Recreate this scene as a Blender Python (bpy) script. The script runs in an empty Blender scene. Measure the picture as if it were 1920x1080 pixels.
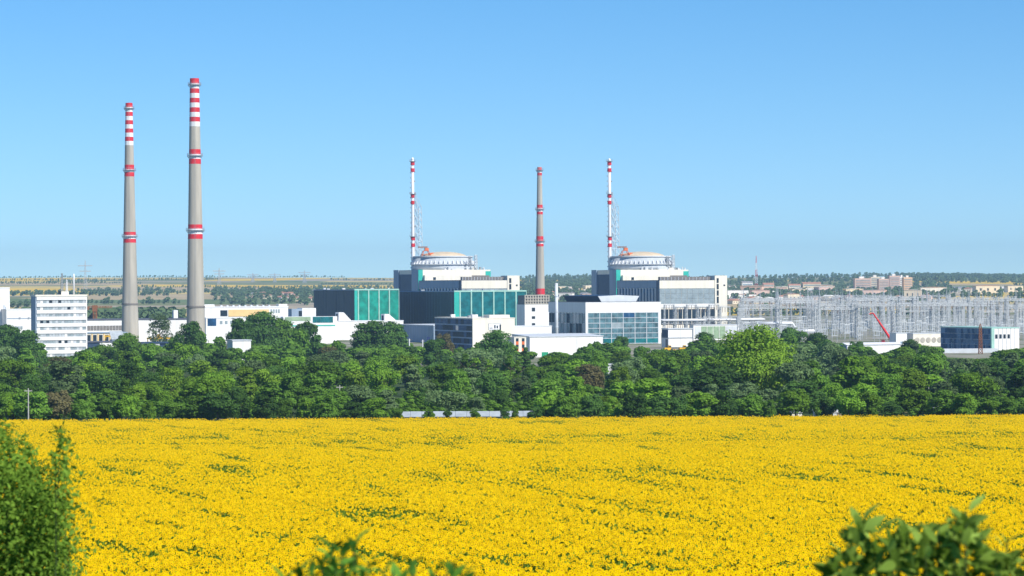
import bpy, math, random
import numpy as np
from mathutils import Vector, Matrix, noise

random.seed(7)
RNG = np.random.default_rng(11)
SC = bpy.context.scene
COL = SC.collection

# ------------------------------------------------------------------ camera
F = 5333.0            # focal length in photo pixels (100 mm on a 36 mm sensor, 1920 px wide)
CAMZ = 36.0           # metres above the plant's ground
YH = 535.0            # image row of eye level
ROLL = math.radians(0.3)
CR, SR = math.cos(ROLL), math.sin(ROLL)
cam_d = bpy.data.cameras.new('camera')
cam = bpy.data.objects.new('camera', cam_d)
COL.objects.link(cam)
cam.location = (0, 0, CAMZ)
cam.rotation_euler = (math.pi / 2, ROLL, 0)
cam_d.sensor_width = 36.0
cam_d.lens = 36.0 * F / 1920.0
cam_d.shift_y = -5.0 / 1920.0
cam_d.clip_start = 0.5
cam_d.clip_end = 30000
cam_d.dof.use_dof = True
cam_d.dof.focus_distance = 1400
cam_d.dof.aperture_fstop = 8.0
SC.camera = cam

# ------------------------------------------------------------------ sky and sun
SUN_AZ = math.radians(43)      # to the right of straight behind the camera
SUN_EL = math.radians(42)
world = bpy.data.worlds.new('World')
SC.world = world
world.use_nodes = True
wn = world.node_tree.nodes; wl = world.node_tree.links
bg = wn['Background']
sky = wn.new('ShaderNodeTexSky')
sky.sky_type = 'NISHITA'
sky.sun_disc = False
sky.sun_elevation = SUN_EL
sky.sun_rotation = math.pi - SUN_AZ
sky.altitude = 1500
sky.air_density = 1.0
sky.dust_density = 0.0
sky.ozone_density = 3.0
hs = wn.new('ShaderNodeHueSaturation')
hs.inputs['Saturation'].default_value = 1.35
tcw = wn.new('ShaderNodeTexCoord'); vaw = wn.new('ShaderNodeVectorMath')
vaw.operation = 'ADD'; vaw.inputs[1].default_value = (0, 0, 0.05)      # clear dry air: less whitening towards the horizon, all round
wl.new(tcw.outputs['Generated'], vaw.inputs[0]); wl.new(vaw.outputs[0], sky.inputs['Vector'])
wl.new(sky.outputs[0], hs.inputs['Color'])
wl.new(hs.outputs[0], bg.inputs['Color'])
bg.inputs['Strength'].default_value = 0.109

sun_d = bpy.data.lights.new('sun', 'SUN')
sun_d.energy = 4.6
sun_d.angle = math.radians(0.53)
sun_d.color = (1.0, 0.95, 0.87)
sun = bpy.data.objects.new('sun', sun_d)
COL.objects.link(sun)
sv = Vector((math.sin(SUN_AZ) * math.cos(SUN_EL), -math.cos(SUN_AZ) * math.cos(SUN_EL), math.sin(SUN_EL)))
sun.rotation_euler = sv.to_track_quat('Z', 'Y').to_euler()
sun.location = (300, -300, 400)

SC.view_settings.view_transform = 'Standard'
SC.view_settings.look = 'None'
SC.view_settings.exposure = 0.4
SC.view_settings.gamma = 1.0
SC.view_settings.use_curve_mapping = False
SC.render.engine = 'CYCLES'
SC.cycles.use_denoising = True
SC.cycles.max_bounces = 5
SC.cycles.diffuse_bounces = 3
SC.cycles.glossy_bounces = 3
SC.cycles.transmission_bounces = 3
SC.cycles.volume_bounces = 1
SC.cycles.transparent_max_bounces = 6


# ------------------------------------------------------------------ helpers
def P(px, py, d):
    """photo pixel and distance along the view -> world point"""
    ix = (px - 960) / F; iy = (YH - py) / F
    return Vector(((ix * CR + iy * SR) * d, d, CAMZ + (-ix * SR + iy * CR) * d))


def proj(p):
    x, y, z = p[0], p[1], p[2] - CAMZ
    ix = (x * CR - z * SR) / y; iy = (x * SR + z * CR) / y
    return 960 + ix * F, YH - iy * F


def sstep(a, b, t):
    t = min(1, max(0, (t - a) / (b - a)))
    return t * t * (3 - 2 * t)


def G(x, y):
    """height of the ground"""
    if y < 118:
        z = 34.3 - 0.1008 * max(y, -200)
        if y < 0: z = 34.3
    elif y < 640:
        z = 22.4 - (y - 118) * (18.0 / 522)
    elif y < 1200:
        z = 4.4 * (1 - (y - 640) / 560)
    else:
        z = 0
    if 100 < y < 660:
        w = min(1, (y - 100) / 60) * min(1, (660 - y) / 60)
        z += w * 0.35 * math.sin(x * 0.021 + y * 0.013) * math.sin(y * 0.017 + 1.3)
    if y > 2700:
        t = y - 2700
        rise = min(t, 4900) / 4900 * 52
        if t > 4900: rise -= (t - 4900) * 0.004
        n = noise.fractal(Vector((x / 1500.0, y / 900.0, 3.1)), 1.0, 2.0, 3)
        n2 = noise.noise(Vector((x / 700.0 + 5, 0.7, y / 5000.0)))
        z += rise + n * 7.5 * sstep(0, 1800, t) + n2 * 4 * sstep(2500, 5000, t)
        z += -5.0 * sstep(200, 1400, x) * sstep(1500, 4900, t)
        z += 5.0 * sstep(-300, -900, x) * sstep(2500, 4700, t) if x < 0 else 0
    return z


def link(o, parent=None):
    COL.objects.link(o)
    if parent is not None: o.parent = parent
    return o


def tag(o, label=None, cat=None, group=None, kind=None):
    if label: o['label'] = label
    if cat: o['category'] = cat
    if group: o['group'] = group
    if kind: o['kind'] = kind
    return o


def empty(name, loc, rz=0, label=None, cat=None, group=None):
    o = bpy.data.objects.new(name, None)
    o.empty_display_size = 0.5
    link(o); o.location = loc; o.rotation_euler = (0, 0, rz)
    return tag(o, label, cat, group)


class MB:
    def __init__(s): s.v = []; s.f = []

    def add(s, vs, fs):
        n = len(s.v); s.v += [tuple(v) for v in vs]; s.f += [tuple(i + n for i in f) for f in fs]; return s

    def box(s, x0, x1, y0, y1, z0, z1):
        return s.add([(x0, y0, z0), (x1, y0, z0), (x1, y1, z0), (x0, y1, z0), (x0, y0, z1), (x1, y0, z1), (x1, y1, z1), (x0, y1, z1)],
                     [(0, 3, 2, 1), (4, 5, 6, 7), (0, 1, 5, 4), (1, 2, 6, 5), (2, 3, 7, 6), (3, 0, 4, 7)])

    def prism(s, prof, y0, y1):
        """profile in x,z swept along y"""
        n = len(prof)
        return s.add([(x, y0, z) for x, z in prof] + [(x, y1, z) for x, z in prof],
                     [tuple(range(n)), tuple(range(2 * n - 1, n - 1, -1))] + [(i, i + n, (i + 1) % n + n, (i + 1) % n) for i in range(n)])

    def prism_x(s, prof, x0, x1):
        """profile in y,z swept along x"""
        n = len(prof)
        return s.add([(x0, y, z) for y, z in prof] + [(x1, y, z) for y, z in prof],
                     [tuple(range(n)), tuple(range(2 * n - 1, n - 1, -1))] + [(i, i + n, (i + 1) % n + n, (i + 1) % n) for i in range(n)])

    def bar(s, p, q, r, n=4, r2=None, cap=True):
        p = Vector(p); q = Vector(q); d = q - p
        if d.length < 1e-6: return s
        r2 = r if r2 is None else r2
        a = d.orthogonal().normalized(); b = d.normalized().cross(a)
        vs = []
        for c, rr in ((p, r), (q, r2)):
            for i in range(n):
                t = 2 * math.pi * (i + 0.5) / n
                vs.append(c + (a * math.cos(t) + b * math.sin(t)) * rr)
        fs = [(i, (i + 1) % n, (i + 1) % n + n, i + n) for i in range(n)]
        if cap: fs += [tuple(range(n - 1, -1, -1)), tuple(range(n, 2 * n))]
        return s.add(vs, fs)

    def path(s, pts, rs, n=5):
        for i in range(len(pts) - 1): s.bar(pts[i], pts[i + 1], rs[i], n, rs[i + 1])
        return s

    def lathe(s, prof, n=32, cx=0, cy=0, cap=True):
        """profile of (r,z) turned round the z axis"""
        vs = []; m = len(prof)
        for r, z in prof:
            for i in range(n):
                t = 2 * math.pi * i / n
                vs.append((cx + r * math.cos(t), cy + r * math.sin(t), z))
        fs = []
        for j in range(m - 1):
            for i in range(n):
                k = (i + 1) % n
                fs.append((j * n + i, j * n + k, (j + 1) * n + k, (j + 1) * n + i))
        if cap: fs += [tuple(range(n - 1, -1, -1)), tuple(range((m - 1) * n, m * n))]
        return s.add(vs, fs)

    def lattice(s, h, w0, w1, bays, r, cx=0, cy=0, z0=0, cross=True):
        """square lattice tower"""
        def c(z, i):
            w = (w0 + (w1 - w0) * (z - z0) / h) / 2
            return Vector((cx + (-w, w, w, -w)[i], cy + (-w, -w, w, w)[i], z))
        for i in range(4): s.bar(c(z0, i), c(z0 + h, i), r, 4)
        for b in range(bays):
            za = z0 + h * b / bays; zb = z0 + h * (b + 1) / bays
            for i in range(4):
                j = (i + 1) % 4
                s.bar(c(za, i), c(zb, j), r * .7, 3, cap=False)
                if cross: s.bar(c(za, j), c(zb, i), r * .7, 3, cap=False)
                s.bar(c(zb, i), c(zb, j), r * .7, 3, cap=False)
        return s

    def beam(s, x0, x1, z, w, bays, r, y=0):
        """lattice beam along x"""
        def c(x, i): return Vector((x, y + (-w, w, w, -w)[i] / 2, z + (-w, -w, w, w)[i] / 2))
        for i in range(4): s.bar(c(x0, i), c(x1, i), r, 4)
        for b in range(bays):
            xa = x0 + (x1 - x0) * b / bays; xb = x0 + (x1 - x0) * (b + 1) / bays
            for i in range(4):
                j = (i + 1) % 4
                if b % 2: s.bar(c(xa, i), c(xb, j), r * .7, 3, cap=False)
                else: s.bar(c(xa, j), c(xb, i), r * .7, 3, cap=False)
        return s

    def mesh(s, name, mat=None, smooth=False):
        m = bpy.data.meshes.new(name)
        m.from_pydata(s.v, [], s.f)
        if mat is not None: m.materials.append(M[mat] if isinstance(mat, str) else mat)
        if smooth: m.polygons.foreach_set('use_smooth', [True] * len(m.polygons))
        return m

    def build(s, name, mat, parent=None, smooth=False, loc=None, rz=0):
        o = bpy.data.objects.new(name, s.mesh(name, mat, smooth))
        link(o, parent)
        if loc is not None: o.location = loc
        o.rotation_euler = (0, 0, rz)
        return o


def inst(name, mesh, parent=None, loc=(0, 0, 0), scale=(1, 1, 1), rz=0, mat=None):
    o = bpy.data.objects.new(name, mesh)
    link(o, parent); o.location = loc; o.scale = scale; o.rotation_euler = (0, 0, rz)
    if mat is not None:
        o.material_slots[0].link = 'OBJECT'; o.material_slots[0].material = mat
    return o


def copy_tree(o, parent=None):
    c = o.copy(); COL.objects.link(c); c.parent = parent
    for ch in list(o.children): copy_tree(ch, c)
    return c


ONES = ['', 'first', 'second', 'third', 'fourth', 'fifth', 'sixth', 'seventh', 'eighth', 'ninth', 'tenth', 'eleventh', 'twelfth', 'thirteenth',
        'fourteenth', 'fifteenth', 'sixteenth', 'seventeenth', 'eighteenth', 'nineteenth']
TENS = ['', '', 'twenty', 'thirty', 'forty', 'fifty', 'sixty', 'seventy', 'eighty', 'ninety']


def nth(n):
    if n >= 100: return 'hundredth' if n == 100 else 'hundred-and-' + nth(n - 100)
    if n < 20: return ONES[n]
    if n % 10 == 0: return TENS[n // 10][:-1] + 'ieth'
    return TENS[n // 10] + '-' + ONES[n % 10]


# ------------------------------------------------------------------ materials
M = {}


def mat(name, col, rough=0.6, var=0.12, scale=0.15, streak=False, metal=0.0, spec=0.3, bump=0.0, dirt=None):
    m = bpy.data.materials.new(name); m.use_nodes = True
    nt = m.node_tree; n = nt.nodes; l = nt.links
    bs = n['Principled BSDF']
    bs.inputs['Roughness'].default_value = rough
    bs.inputs['Metallic'].default_value = metal
    bs.inputs['Specular IOR Level'].default_value = spec
    tc = n.new('ShaderNodeNewGeometry')
    mp = n.new('ShaderNodeMapping')
    mp.inputs['Scale'].default_value = (1, 1, 0.12) if streak else (1, 1, 1)
    l.new(tc.outputs['Position'], mp.inputs['Vector'])
    nz = n.new('ShaderNodeTexNoise')
    nz.inputs['Scale'].default_value = scale; nz.inputs['Detail'].default_value = 5
    l.new(mp.outputs[0], nz.inputs['Vector'])
    rp = n.new('ShaderNodeValToRGB')
    c = Vector(col)
    lo = dirt if dirt else tuple(c * (1 - var * 1.6))
    rp.color_ramp.elements[0].position = 0.3; rp.color_ramp.elements[0].color = (*lo, 1)
    rp.color_ramp.elements[1].position = 0.7; rp.color_ramp.elements[1].color = (*[min(1, v * (1 + var * .6)) for v in c], 1)
    l.new(nz.outputs['Fac'], rp.inputs['Fac'])
    l.new(rp.outputs[0], bs.inputs['Base Color'])
    if bump:
        bp = n.new('ShaderNodeBump'); bp.inputs['Strength'].default_value = bump
        l.new(nz.outputs['Fac'], bp.inputs['Height']); l.new(bp.outputs[0], bs.inputs['Normal'])
    M[name] = m
    return m


mat('white_wall', (0.80, 0.79, 0.76), 0.7, 0.07, 0.35, True)
mat('cream_wall', (0.80, 0.75, 0.63), 0.75, 0.07, 0.3, True)
mat('drum_grey', (0.50, 0.54, 0.57), 0.7, 0.10, 0.3, True)
mat('grey_wall', (0.29, 0.37, 0.46), 0.7, 0.10, 0.3, True)  # its blue is the sky tint of shaded sides, put into the colour
mat('pale_grey', (0.62, 0.65, 0.67), 0.6, 0.08, 0.3)
mat('concrete', (0.45, 0.415, 0.345), 0.85, 0.10, 0.5, True, bump=0.1)
mat('stack_concrete', (0.45, 0.415, 0.345), 0.9, 0.16, 0.22, True)
mat('concrete_dark', (0.22, 0.20, 0.18), 0.85, 0.15, 0.5)
mat('red_paint', (0.66, 0.025, 0.035), 0.5, 0.10, 0.6)
mat('white_paint', (0.80, 0.80, 0.80), 0.5, 0.05, 0.6)
mat('teal_panel', (0.010, 0.31, 0.225), 0.4, 0.28, 0.3)
mat('blue_teal_panel', (0.010, 0.165, 0.175), 0.35, 0.30, 0.3)
mat('teal_trim', (0.03, 0.45, 0.36), 0.5, 0.08, 0.3)
mat('mint_trim', (0.36, 0.60, 0.50), 0.5, 0.08, 0.3)
mat('dark_cladding', (0.006, 0.020, 0.036), 0.55, 0.25, 0.6, True)
mat('dark_roof', (0.10, 0.11, 0.14), 0.7, 0.15, 0.4)
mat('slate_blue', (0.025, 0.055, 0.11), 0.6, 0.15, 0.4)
mat('glass_dark', (0.02, 0.035, 0.05), 0.6, 0.25, 0.3, spec=0.1)
mat('glass_blue', (0.02, 0.085, 0.19), 0.5, 0.35, 0.25, spec=0.1)
mat('glass_green', (0.11, 0.21, 0.24), 0.25, 0.40, 0.35, spec=0.3)
mat('glass_pale', (0.30, 0.36, 0.38), 0.2, 0.15, 0.3, spec=0.5)
mat('glass_sky', (0.10, 0.20, 0.33), 0.4, 0.3, 0.25, spec=0.2)
mat('window_pale', (0.50, 0.54, 0.56), 0.2, 0.2, 0.6, spec=0.5)
mat('steel_pale', (0.60, 0.63, 0.64), 0.5, 0.10, 0.8, metal=0.2)
mat('steel_grey', (0.33, 0.36, 0.38), 0.5, 0.15, 0.8, metal=0.2)
mat('steel_far', (0.45, 0.47, 0.5), 0.6, 0.1, 0.8)
mat('galvanised', (0.54, 0.56, 0.56), 0.5, 0.12, 0.4, metal=0.2)
mat('insulator', (0.20, 0.13, 0.10), 0.3, 0.15, 2.0)
mat('rust', (0.30, 0.12, 0.045), 0.85, 0.25, 1.5)
mat('orange_paint', (0.72, 0.17, 0.05), 0.5, 0.12, 0.8)
mat('red_machine', (0.70, 0.035, 0.03), 0.4, 0.10, 0.8)
mat('yellow_paint', (0.80, 0.47, 0.02), 0.5, 0.12, 0.8)
mat('tan_panel', (0.78, 0.55, 0.24), 0.7, 0.06, 0.4)
mat('dome_tan', (0.66, 0.53, 0.36), 0.8, 0.10, 0.3)
mat('rubber', (0.02, 0.02, 0.02), 0.8, 0.1, 2)
mat('sheet_metal', (0.42, 0.46, 0.48), 0.45, 0.12, 0.6, True)
mat('bark', (0.13, 0.095, 0.065), 0.9, 0.25, 2.0)
mat('pole_grey', (0.45, 0.43, 0.39), 0.85, 0.12, 2.0)
mat('roof_red', (0.52, 0.25, 0.16), 0.8, 0.15, 0.4)
mat('roof_grey', (0.30, 0.29, 0.29), 0.8, 0.15, 0.4)
mat('brick_pink', (0.66, 0.47, 0.38), 0.8, 0.08, 0.2)
mat('block_orange', (0.80, 0.53, 0.32), 0.8, 0.08, 0.2)
mat('house_white', (0.82, 0.79, 0.72), 0.8, 0.08, 0.2)
mat('house_cream', (0.72, 0.62, 0.45), 0.8, 0.08, 0.2)
mat('blue_tarp', (0.06, 0.12, 0.45), 0.5, 0.1, 0.5)
mat('green_door', (0.02, 0.30, 0.15), 0.5, 0.1, 0.5)
mat('graffiti_green', (0.30, 0.42, 0.26), 0.7, 0.25, 0.4)


def leafmat(name, col, var=0.42, trans=0.38, vscale=0.25, tipcol=None):
    """leaves: diffuse plus light coming through, tone varied from tree to tree and clump to clump"""
    m = bpy.data.materials.new(name); m.use_nodes = True
    nt = m.node_tree; n = nt.nodes; l = nt.links
    n.remove(n['Principled BSDF'])
    oi = n.new('ShaderNodeObjectInfo')
    ge = n.new('ShaderNodeNewGeometry')
    nz = n.new('ShaderNodeTexNoise'); nz.inputs['Scale'].default_value = vscale; nz.inputs['Detail'].default_value = 3
    l.new(ge.outputs['Position'], nz.inputs['Vector'])
    wn_ = n.new('ShaderNodeTexWhiteNoise'); wn_.noise_dimensions = '1D'
    l.new(ge.outputs['Random Per Island'], wn_.inputs['W'])
    ad = n.new('ShaderNodeMath'); ad.operation = 'ADD'
    m2 = n.new('ShaderNodeMath'); m2.operation = 'MULTIPLY'; m2.inputs[1].default_value = 2.0; l.new(oi.outputs['Random'], m2.inputs[0])
    l.new(nz.outputs['Fac'], ad.inputs[0]); l.new(m2.outputs[0], ad.inputs[1])
    a2 = n.new('ShaderNodeMath'); a2.operation = 'ADD'
    l.new(ad.outputs[0], a2.inputs[0]); l.new(wn_.outputs['Value'], a2.inputs[1])
    dv = n.new('ShaderNodeMath'); dv.operation = 'MULTIPLY'; dv.inputs[1].default_value = 1 / 4
    l.new(a2.outputs[0], dv.inputs[0])
    rp = n.new('ShaderNodeValToRGB')
    c = Vector(col); hi = Vector(tipcol) if tipcol else c * (1 + var)
    rp.color_ramp.elements[0].position = 0.25; rp.color_ramp.elements[0].color = (*(c * (1 - var)), 1)
    rp.color_ramp.elements[1].position = 0.8; rp.color_ramp.elements[1].color = (*hi, 1)
    l.new(dv.outputs[0], rp.inputs['Fac'])
    df = n.new('ShaderNodeBsdfDiffuse'); tr = n.new('ShaderNodeBsdfTranslucent')
    mx = n.new('ShaderNodeMixShader'); mx.inputs['Fac'].default_value = trans
    l.new(rp.outputs[0], df.inputs['Color']); l.new(rp.outputs[0], tr.inputs['Color'])
    l.new(df.outputs[0], mx.inputs[1]); l.new(tr.outputs[0], mx.inputs[2])
    l.new(mx.outputs[0], n['Material Output'].inputs['Surface'])
    M[name] = m
    return m


leafmat('leaf_mid', (0.145, 0.277, 0.038))
leafmat('leaf_bright', (0.192, 0.350, 0.038))
leafmat('leaf_dark', (0.094, 0.192, 0.041))
leafmat('leaf_grey', (0.158, 0.243, 0.093))
leafmat('leaf_brown', (0.17, 0.155, 0.07))
leafmat('leaf_lime', (0.190, 0.315, 0.034))
leafmat('leaf_far', (0.110, 0.170, 0.070), 0.35, 0.1, 0.01)
leafmat('bush_leaf', (0.14, 0.29, 0.03), 0.6, 0.35, 6.0, (0.32, 0.52, 0.07))
leafmat('shrub_leaf', (0.20, 0.36, 0.04), 0.6, 0.4, 5.0, (0.52, 0.74, 0.14))
leafmat('sprig_leaf', (0.13, 0.33, 0.03), 0.6, 0.4, 5.0, (0.30, 0.62, 0.09))
mat('green_stem', (0.05, 0.09, 0.02), 0.8, 0.3, 8.0)
leafmat('petal', (0.80, 0.52, 0.002), 0.12, 0.25, 0.12, (0.86, 0.60, 0.003))
leafmat('flower_disc', (0.46, 0.25, 0.010), 0.3, 0.0, 1.0)
leafmat('sunflower_leaf', (0.21, 0.32, 0.028), 0.3, 0.3, 0.5)


# ------------------------------------------------------------------ ground
def ground_material():
    m = bpy.data.materials.new('ground'); m.use_nodes = True
    nt = m.node_tree; n = nt.nodes; l = nt.links; bs = n['Principled BSDF']
    bs.inputs['Roughness'].default_value = 0.95; bs.inputs['Specular IOR Level'].default_value = 0.1
    ge = n.new('ShaderNodeNewGeometry'); sp = n.new('ShaderNodeSeparateXYZ'); l.new(ge.outputs['Position'], sp.inputs[0])

    def ns(scale, detail=4, vec=None):
        t = n.new('ShaderNodeTexNoise'); t.inputs['Scale'].default_value = scale; t.inputs['Detail'].default_value = detail
        l.new(vec if vec else ge.outputs['Position'], t.inputs['Vector']); return t.outputs['Fac']

    def ramp(fac, stops, const=False):
        r = n.new('ShaderNodeValToRGB'); e = r.color_ramp.elements
        if const: r.color_ramp.interpolation = 'CONSTANT'
        while len(e) < len(stops): e.new(0.5)
        for q, (p, c) in zip(e, stops): q.position = p; q.color = (*c, 1)
        l.new(fac, r.inputs['Fac']); return r.outputs[0]

    def mixc(a, b, fac):
        x = n.new('ShaderNodeMix'); x.data_type = 'RGBA'
        l.new(fac, x.inputs['Factor']); l.new(a, x.inputs['A']); l.new(b, x.inputs['B']); return x.outputs['Result']

    def step(y0, y1):
        r = n.new('ShaderNodeMapRange'); r.inputs['From Min'].default_value = y0; r.inputs['From Max'].default_value = y1
        l.new(sp.outputs['Y'], r.inputs['Value']); return r.outputs['Result']
    soil = ramp(ns(0.6), [(0.3, (0.07, 0.10, 0.03)), (0.7, (0.12, 0.14, 0.05))])
    wood = ramp(ns(0.05), [(0.35, (0.03, 0.055, 0.015)), (0.62, (0.06, 0.09, 0.025)), (0.70, (0.26, 0.20, 0.11))])
    yard = ramp(ns(0.03), [(0.35, (0.12, 0.15, 0.06)), (0.55, (0.30, 0.28, 0.22)), (0.7, (0.38, 0.36, 0.32))])
    mp = n.new('ShaderNodeMapping'); mp.inputs['Scale'].default_value = (1 / 420, 1 / 330, 0); mp.inputs['Rotation'].default_value = (0, 0, 0.12)
    l.new(ge.outputs['Position'], mp.inputs['Vector'])
    vo = n.new('ShaderNodeTexVoronoi'); vo.inputs['Scale'].default_value = 1.0; vo.inputs['Randomness'].default_value = 0.8
    vo.distance = 'CHEBYCHEV'
    l.new(mp.outputs[0], vo.inputs['Vector'])
    sx = n.new('ShaderNodeSeparateColor'); l.new(vo.outputs['Color'], sx.inputs[0])
    plots = ramp(sx.outputs[0], [(0, (0.22, 0.23, 0.09)), (0.18, (0.48, 0.37, 0.20)), (0.36, (0.15, 0.20, 0.07)), (0.5, (0.75, 0.50, 0.06)),
                                 (0.7, (0.42, 0.35, 0.24)), (0.85, (0.62, 0.47, 0.15))], True)
    grain = ramp(ns(0.02), [(0.3, (0.75, 0.75, 0.75)), (0.7, (1.1, 1.1, 1.1))])
    mu = n.new('ShaderNodeMix'); mu.data_type = 'RGBA'; mu.blend_type = 'MULTIPLY'; mu.inputs['Factor'].default_value = 1
    l.new(plots, mu.inputs['A']); l.new(grain, mu.inputs['B'])
    c = mixc(soil, wood, step(640, 660)); c = mixc(c, yard, step(1240, 1300)); c = mixc(c, mu.outputs['Result'], step(2960, 3060))
    l.new(c, bs.inputs['Base Color'])
    M['ground'] = m


ground_material()


def build_ground():
    ys = [-300, -150, -60] + [i * 10 for i in range(0, 12)] + list(range(120, 660, 20)) + list(range(660, 1300, 40)) + list(range(1300, 2700, 140)) \
        + list(range(2700, 9000, 75)) + list(range(9000, 11001, 500))
    xs = [-5200, -4400, -3600, -3000, -2600] + list(range(-2200, -400, 60)) + list(range(-400, 400, 20)) + list(range(400, 2201, 60)) + [2600, 3000, 3600, 4400, 5200]
    v = [(x, y, G(x, y)) for y in ys for x in xs]
    nx = len(xs)
    f = [(j * nx + i, j * nx + i + 1, (j + 1) * nx + i + 1, (j + 1) * nx + i) for j in range(len(ys) - 1) for i in range(nx - 1)]
    mb = MB(); mb.v = v; mb.f = f
    o = mb.build('ground', 'ground', smooth=True)
    tag(o, kind='structure')


build_ground()


# ------------------------------------------------------------------ buildings: local x runs along the sunlit front, local y back along the shaded left side
TH = math.radians(20)
UB = MB().box(0, 1, 0, 1, 0, 1)
UNIT = {}


def unit(m):
    if m not in UNIT: UNIT[m] = UB.mesh('panel', m)
    return UNIT[m]


class Bld:
    def __init__(s, name, label, cat, xc, d, xl, xr, th=TH, zb=0.0, a=None, b=None, group=None):
        s.d = d; s.xc = xc; s.th = th
        s.c = P(xc, 600, d); cx = s.c.x
        if a is None:
            t = (xr - 960) / F; a = (t * d - cx) / (math.cos(th) - t * math.sin(th))
        if b is None:
            t = (xl - 960) / F; b = (cx - t * d) / (math.sin(th) + t * math.cos(th))
        s.a, s.b = a, b
        s.o = empty(name, (cx, d, zb), th, label, cat, group)
        s.zb = zb

    def z(s, py): return P(s.xc, py, s.d).z - s.zb

    def fx(s, px):
        t = (px - 960) / F; return (t * s.d - s.c.x) / (math.cos(s.th) - t * math.sin(s.th))

    def fy(s, px):
        t = (px - 960) / F; return (s.c.x - t * s.d) / (math.sin(s.th) + t * math.cos(s.th))

    def box(s, name, m, x0, x1, y0, y1, z0, z1, parent=None):
        return MB().box(x0, x1, y0, y1, z0, z1).build(name, m, parent or s.o)

    def pan(s, name, m, x0, x1, y0, y1, z0, z1, parent=None):
        return inst(name, unit(m), parent or s.o, (x0, y0, z0), (x1 - x0, y1 - y0, z1 - z0))

    def front(s, name, m, x0, x1, z0, z1, t=0.12, parent=None):
        return s.pan(name, m, x0, x1, -t, 0.02, z0, z1, parent)

    def left(s, name, m, y0, y1, z0, z1, t=0.12, parent=None):
        return s.pan(name, m, -t, 0.02, y0, y1, z0, z1, parent)


def roof_clutter(B, z, n, seed, m='pale_grey'):
    r = random.Random(seed)
    for k in range(n):
        x = r.uniform(1, B.a - 4); y = r.uniform(1, max(2, B.b - 4)); w = r.uniform(1, 2.6); h = r.uniform(0.7, 1.8)
        B.box('roof_unit', r.choice([m, 'white_wall', 'steel_grey']), x, x + w, y, y + w, z, z + h)


# --- white office slab at the left
def office_slab():
    B = Bld('office_tower', 'nine-storey white office slab with ribbon windows at far left, masts on its roof', 'building', 67, 1480, 62, 163, b=13)
    H = B.z(556); fl = H / 9.0
    B.box('wall', 'white_wall', 0.6, B.a - 0.6, 0.6, B.b, 0, H - 0.2)
    B.box('end_wall', 'grey_wall', -0.05, 0.55, 0.3, B.b, 0, H)  # shaded end of the white slab, its shade put into the grey
    B.box('end_wall', 'white_wall', B.a - 0.55, B.a + 0.05, 0.1, B.b, 0, H)
    r = random.Random(3)
    n = 16; w = (B.a - 1.6) / n
    for k in range(9):
        z0 = k * fl
        B.box('spandrel', 'white_wall', 0.56, B.a - 0.56, 0, 0.58, z0 + fl * .46, z0 + fl)
        for i in range(n):
            m = r.choice(['window_pale', 'window_pale', 'window_pale', 'white_wall', 'glass_pale', 'glass_pale'] + (['glass_dark'] if r.random() < .3 else []))
            f = B.pan('window', m, 0.8 + i * w + .08, 0.8 + (i + 1) * w - .08, 0.36, 0.58, z0 + 0.06, z0 + fl * .45)
    B.box('parapet', 'cream_wall', -0.15, B.a + 0.15, -0.2, B.b + .1, H, H + 0.9)
    B.box('roof_house', 'cream_wall', B.fx(117), B.fx(131), 3, 8, H + .9, H + 2.6)
    B.box('roof_unit', 'dark_cladding', B.fx(113), B.fx(116.5), 3, 6, H + .9, H + 2.8)
    MB().lattice(9.5, 1.2, .6, 7, .09, B.fx(119), 4, H + 2.6).build('antenna_mast', 'steel_grey', B.o)
    MB().lattice(6, 1.0, .5, 5, .09, B.fx(128), 4, H + 2.6).build('antenna_mast', 'white_paint', B.o)
    MB().lathe([(.42, H + .9), (.42, H + 11.6), (.3, H + 11.8)], 12, B.fx(142), 5).build('flue', 'white_paint', B.o, True)


office_slab()


# --- white blocks at the left edge
def left_blocks():
    B = Bld('process_building', 'white windowless block with a beige band at the left edge', 'building', -40, 1650, -60, 18)
    H = B.z(541)
    B.box('wall', 'white_wall', 0, B.a, 0, 30, 0, H)
    B.front('beige_band', 'cream_wall', 0.2, B.a - 0.3, B.z(563), B.z(556))
    B.box('parapet', 'white_wall', -.2, B.a + .2, -.2, 30.2, H, H + .6)
    for k in range(4): B.pan('duct', 'grey_wall', B.a - 3.5 + k * .9, B.a - 3.1 + k * .9, -.3, .02, 8, B.z(572 + 3 * k))
    B = Bld('low_annex', 'low white annex with dark joint line between left edge block and office slab', 'building', 12, 1640, 0, 66)
    H = B.z(581)
    B.box('wall', 'white_wall', 0, B.a, 0, 20, 0, H)
    B.front('joint_line', 'grey_wall', 0.3, B.a - .3, B.z(598), B.z(596.5))
    B.box('parapet', 'white_paint', -.2, B.a + .2, -.2, 20.2, H, H + .5)
    for k in range(4): B.front('window', 'glass_pale', B.fx(22) + k * 1.6, B.fx(22) + k * 1.6 + 1.3, B.z(617), B.z(612))
    for px in (35, 52): B.front('vent', 'steel_grey', B.fx(px), B.fx(px) + 1, B.z(598), B.z(595), .4)


left_blocks()


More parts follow.
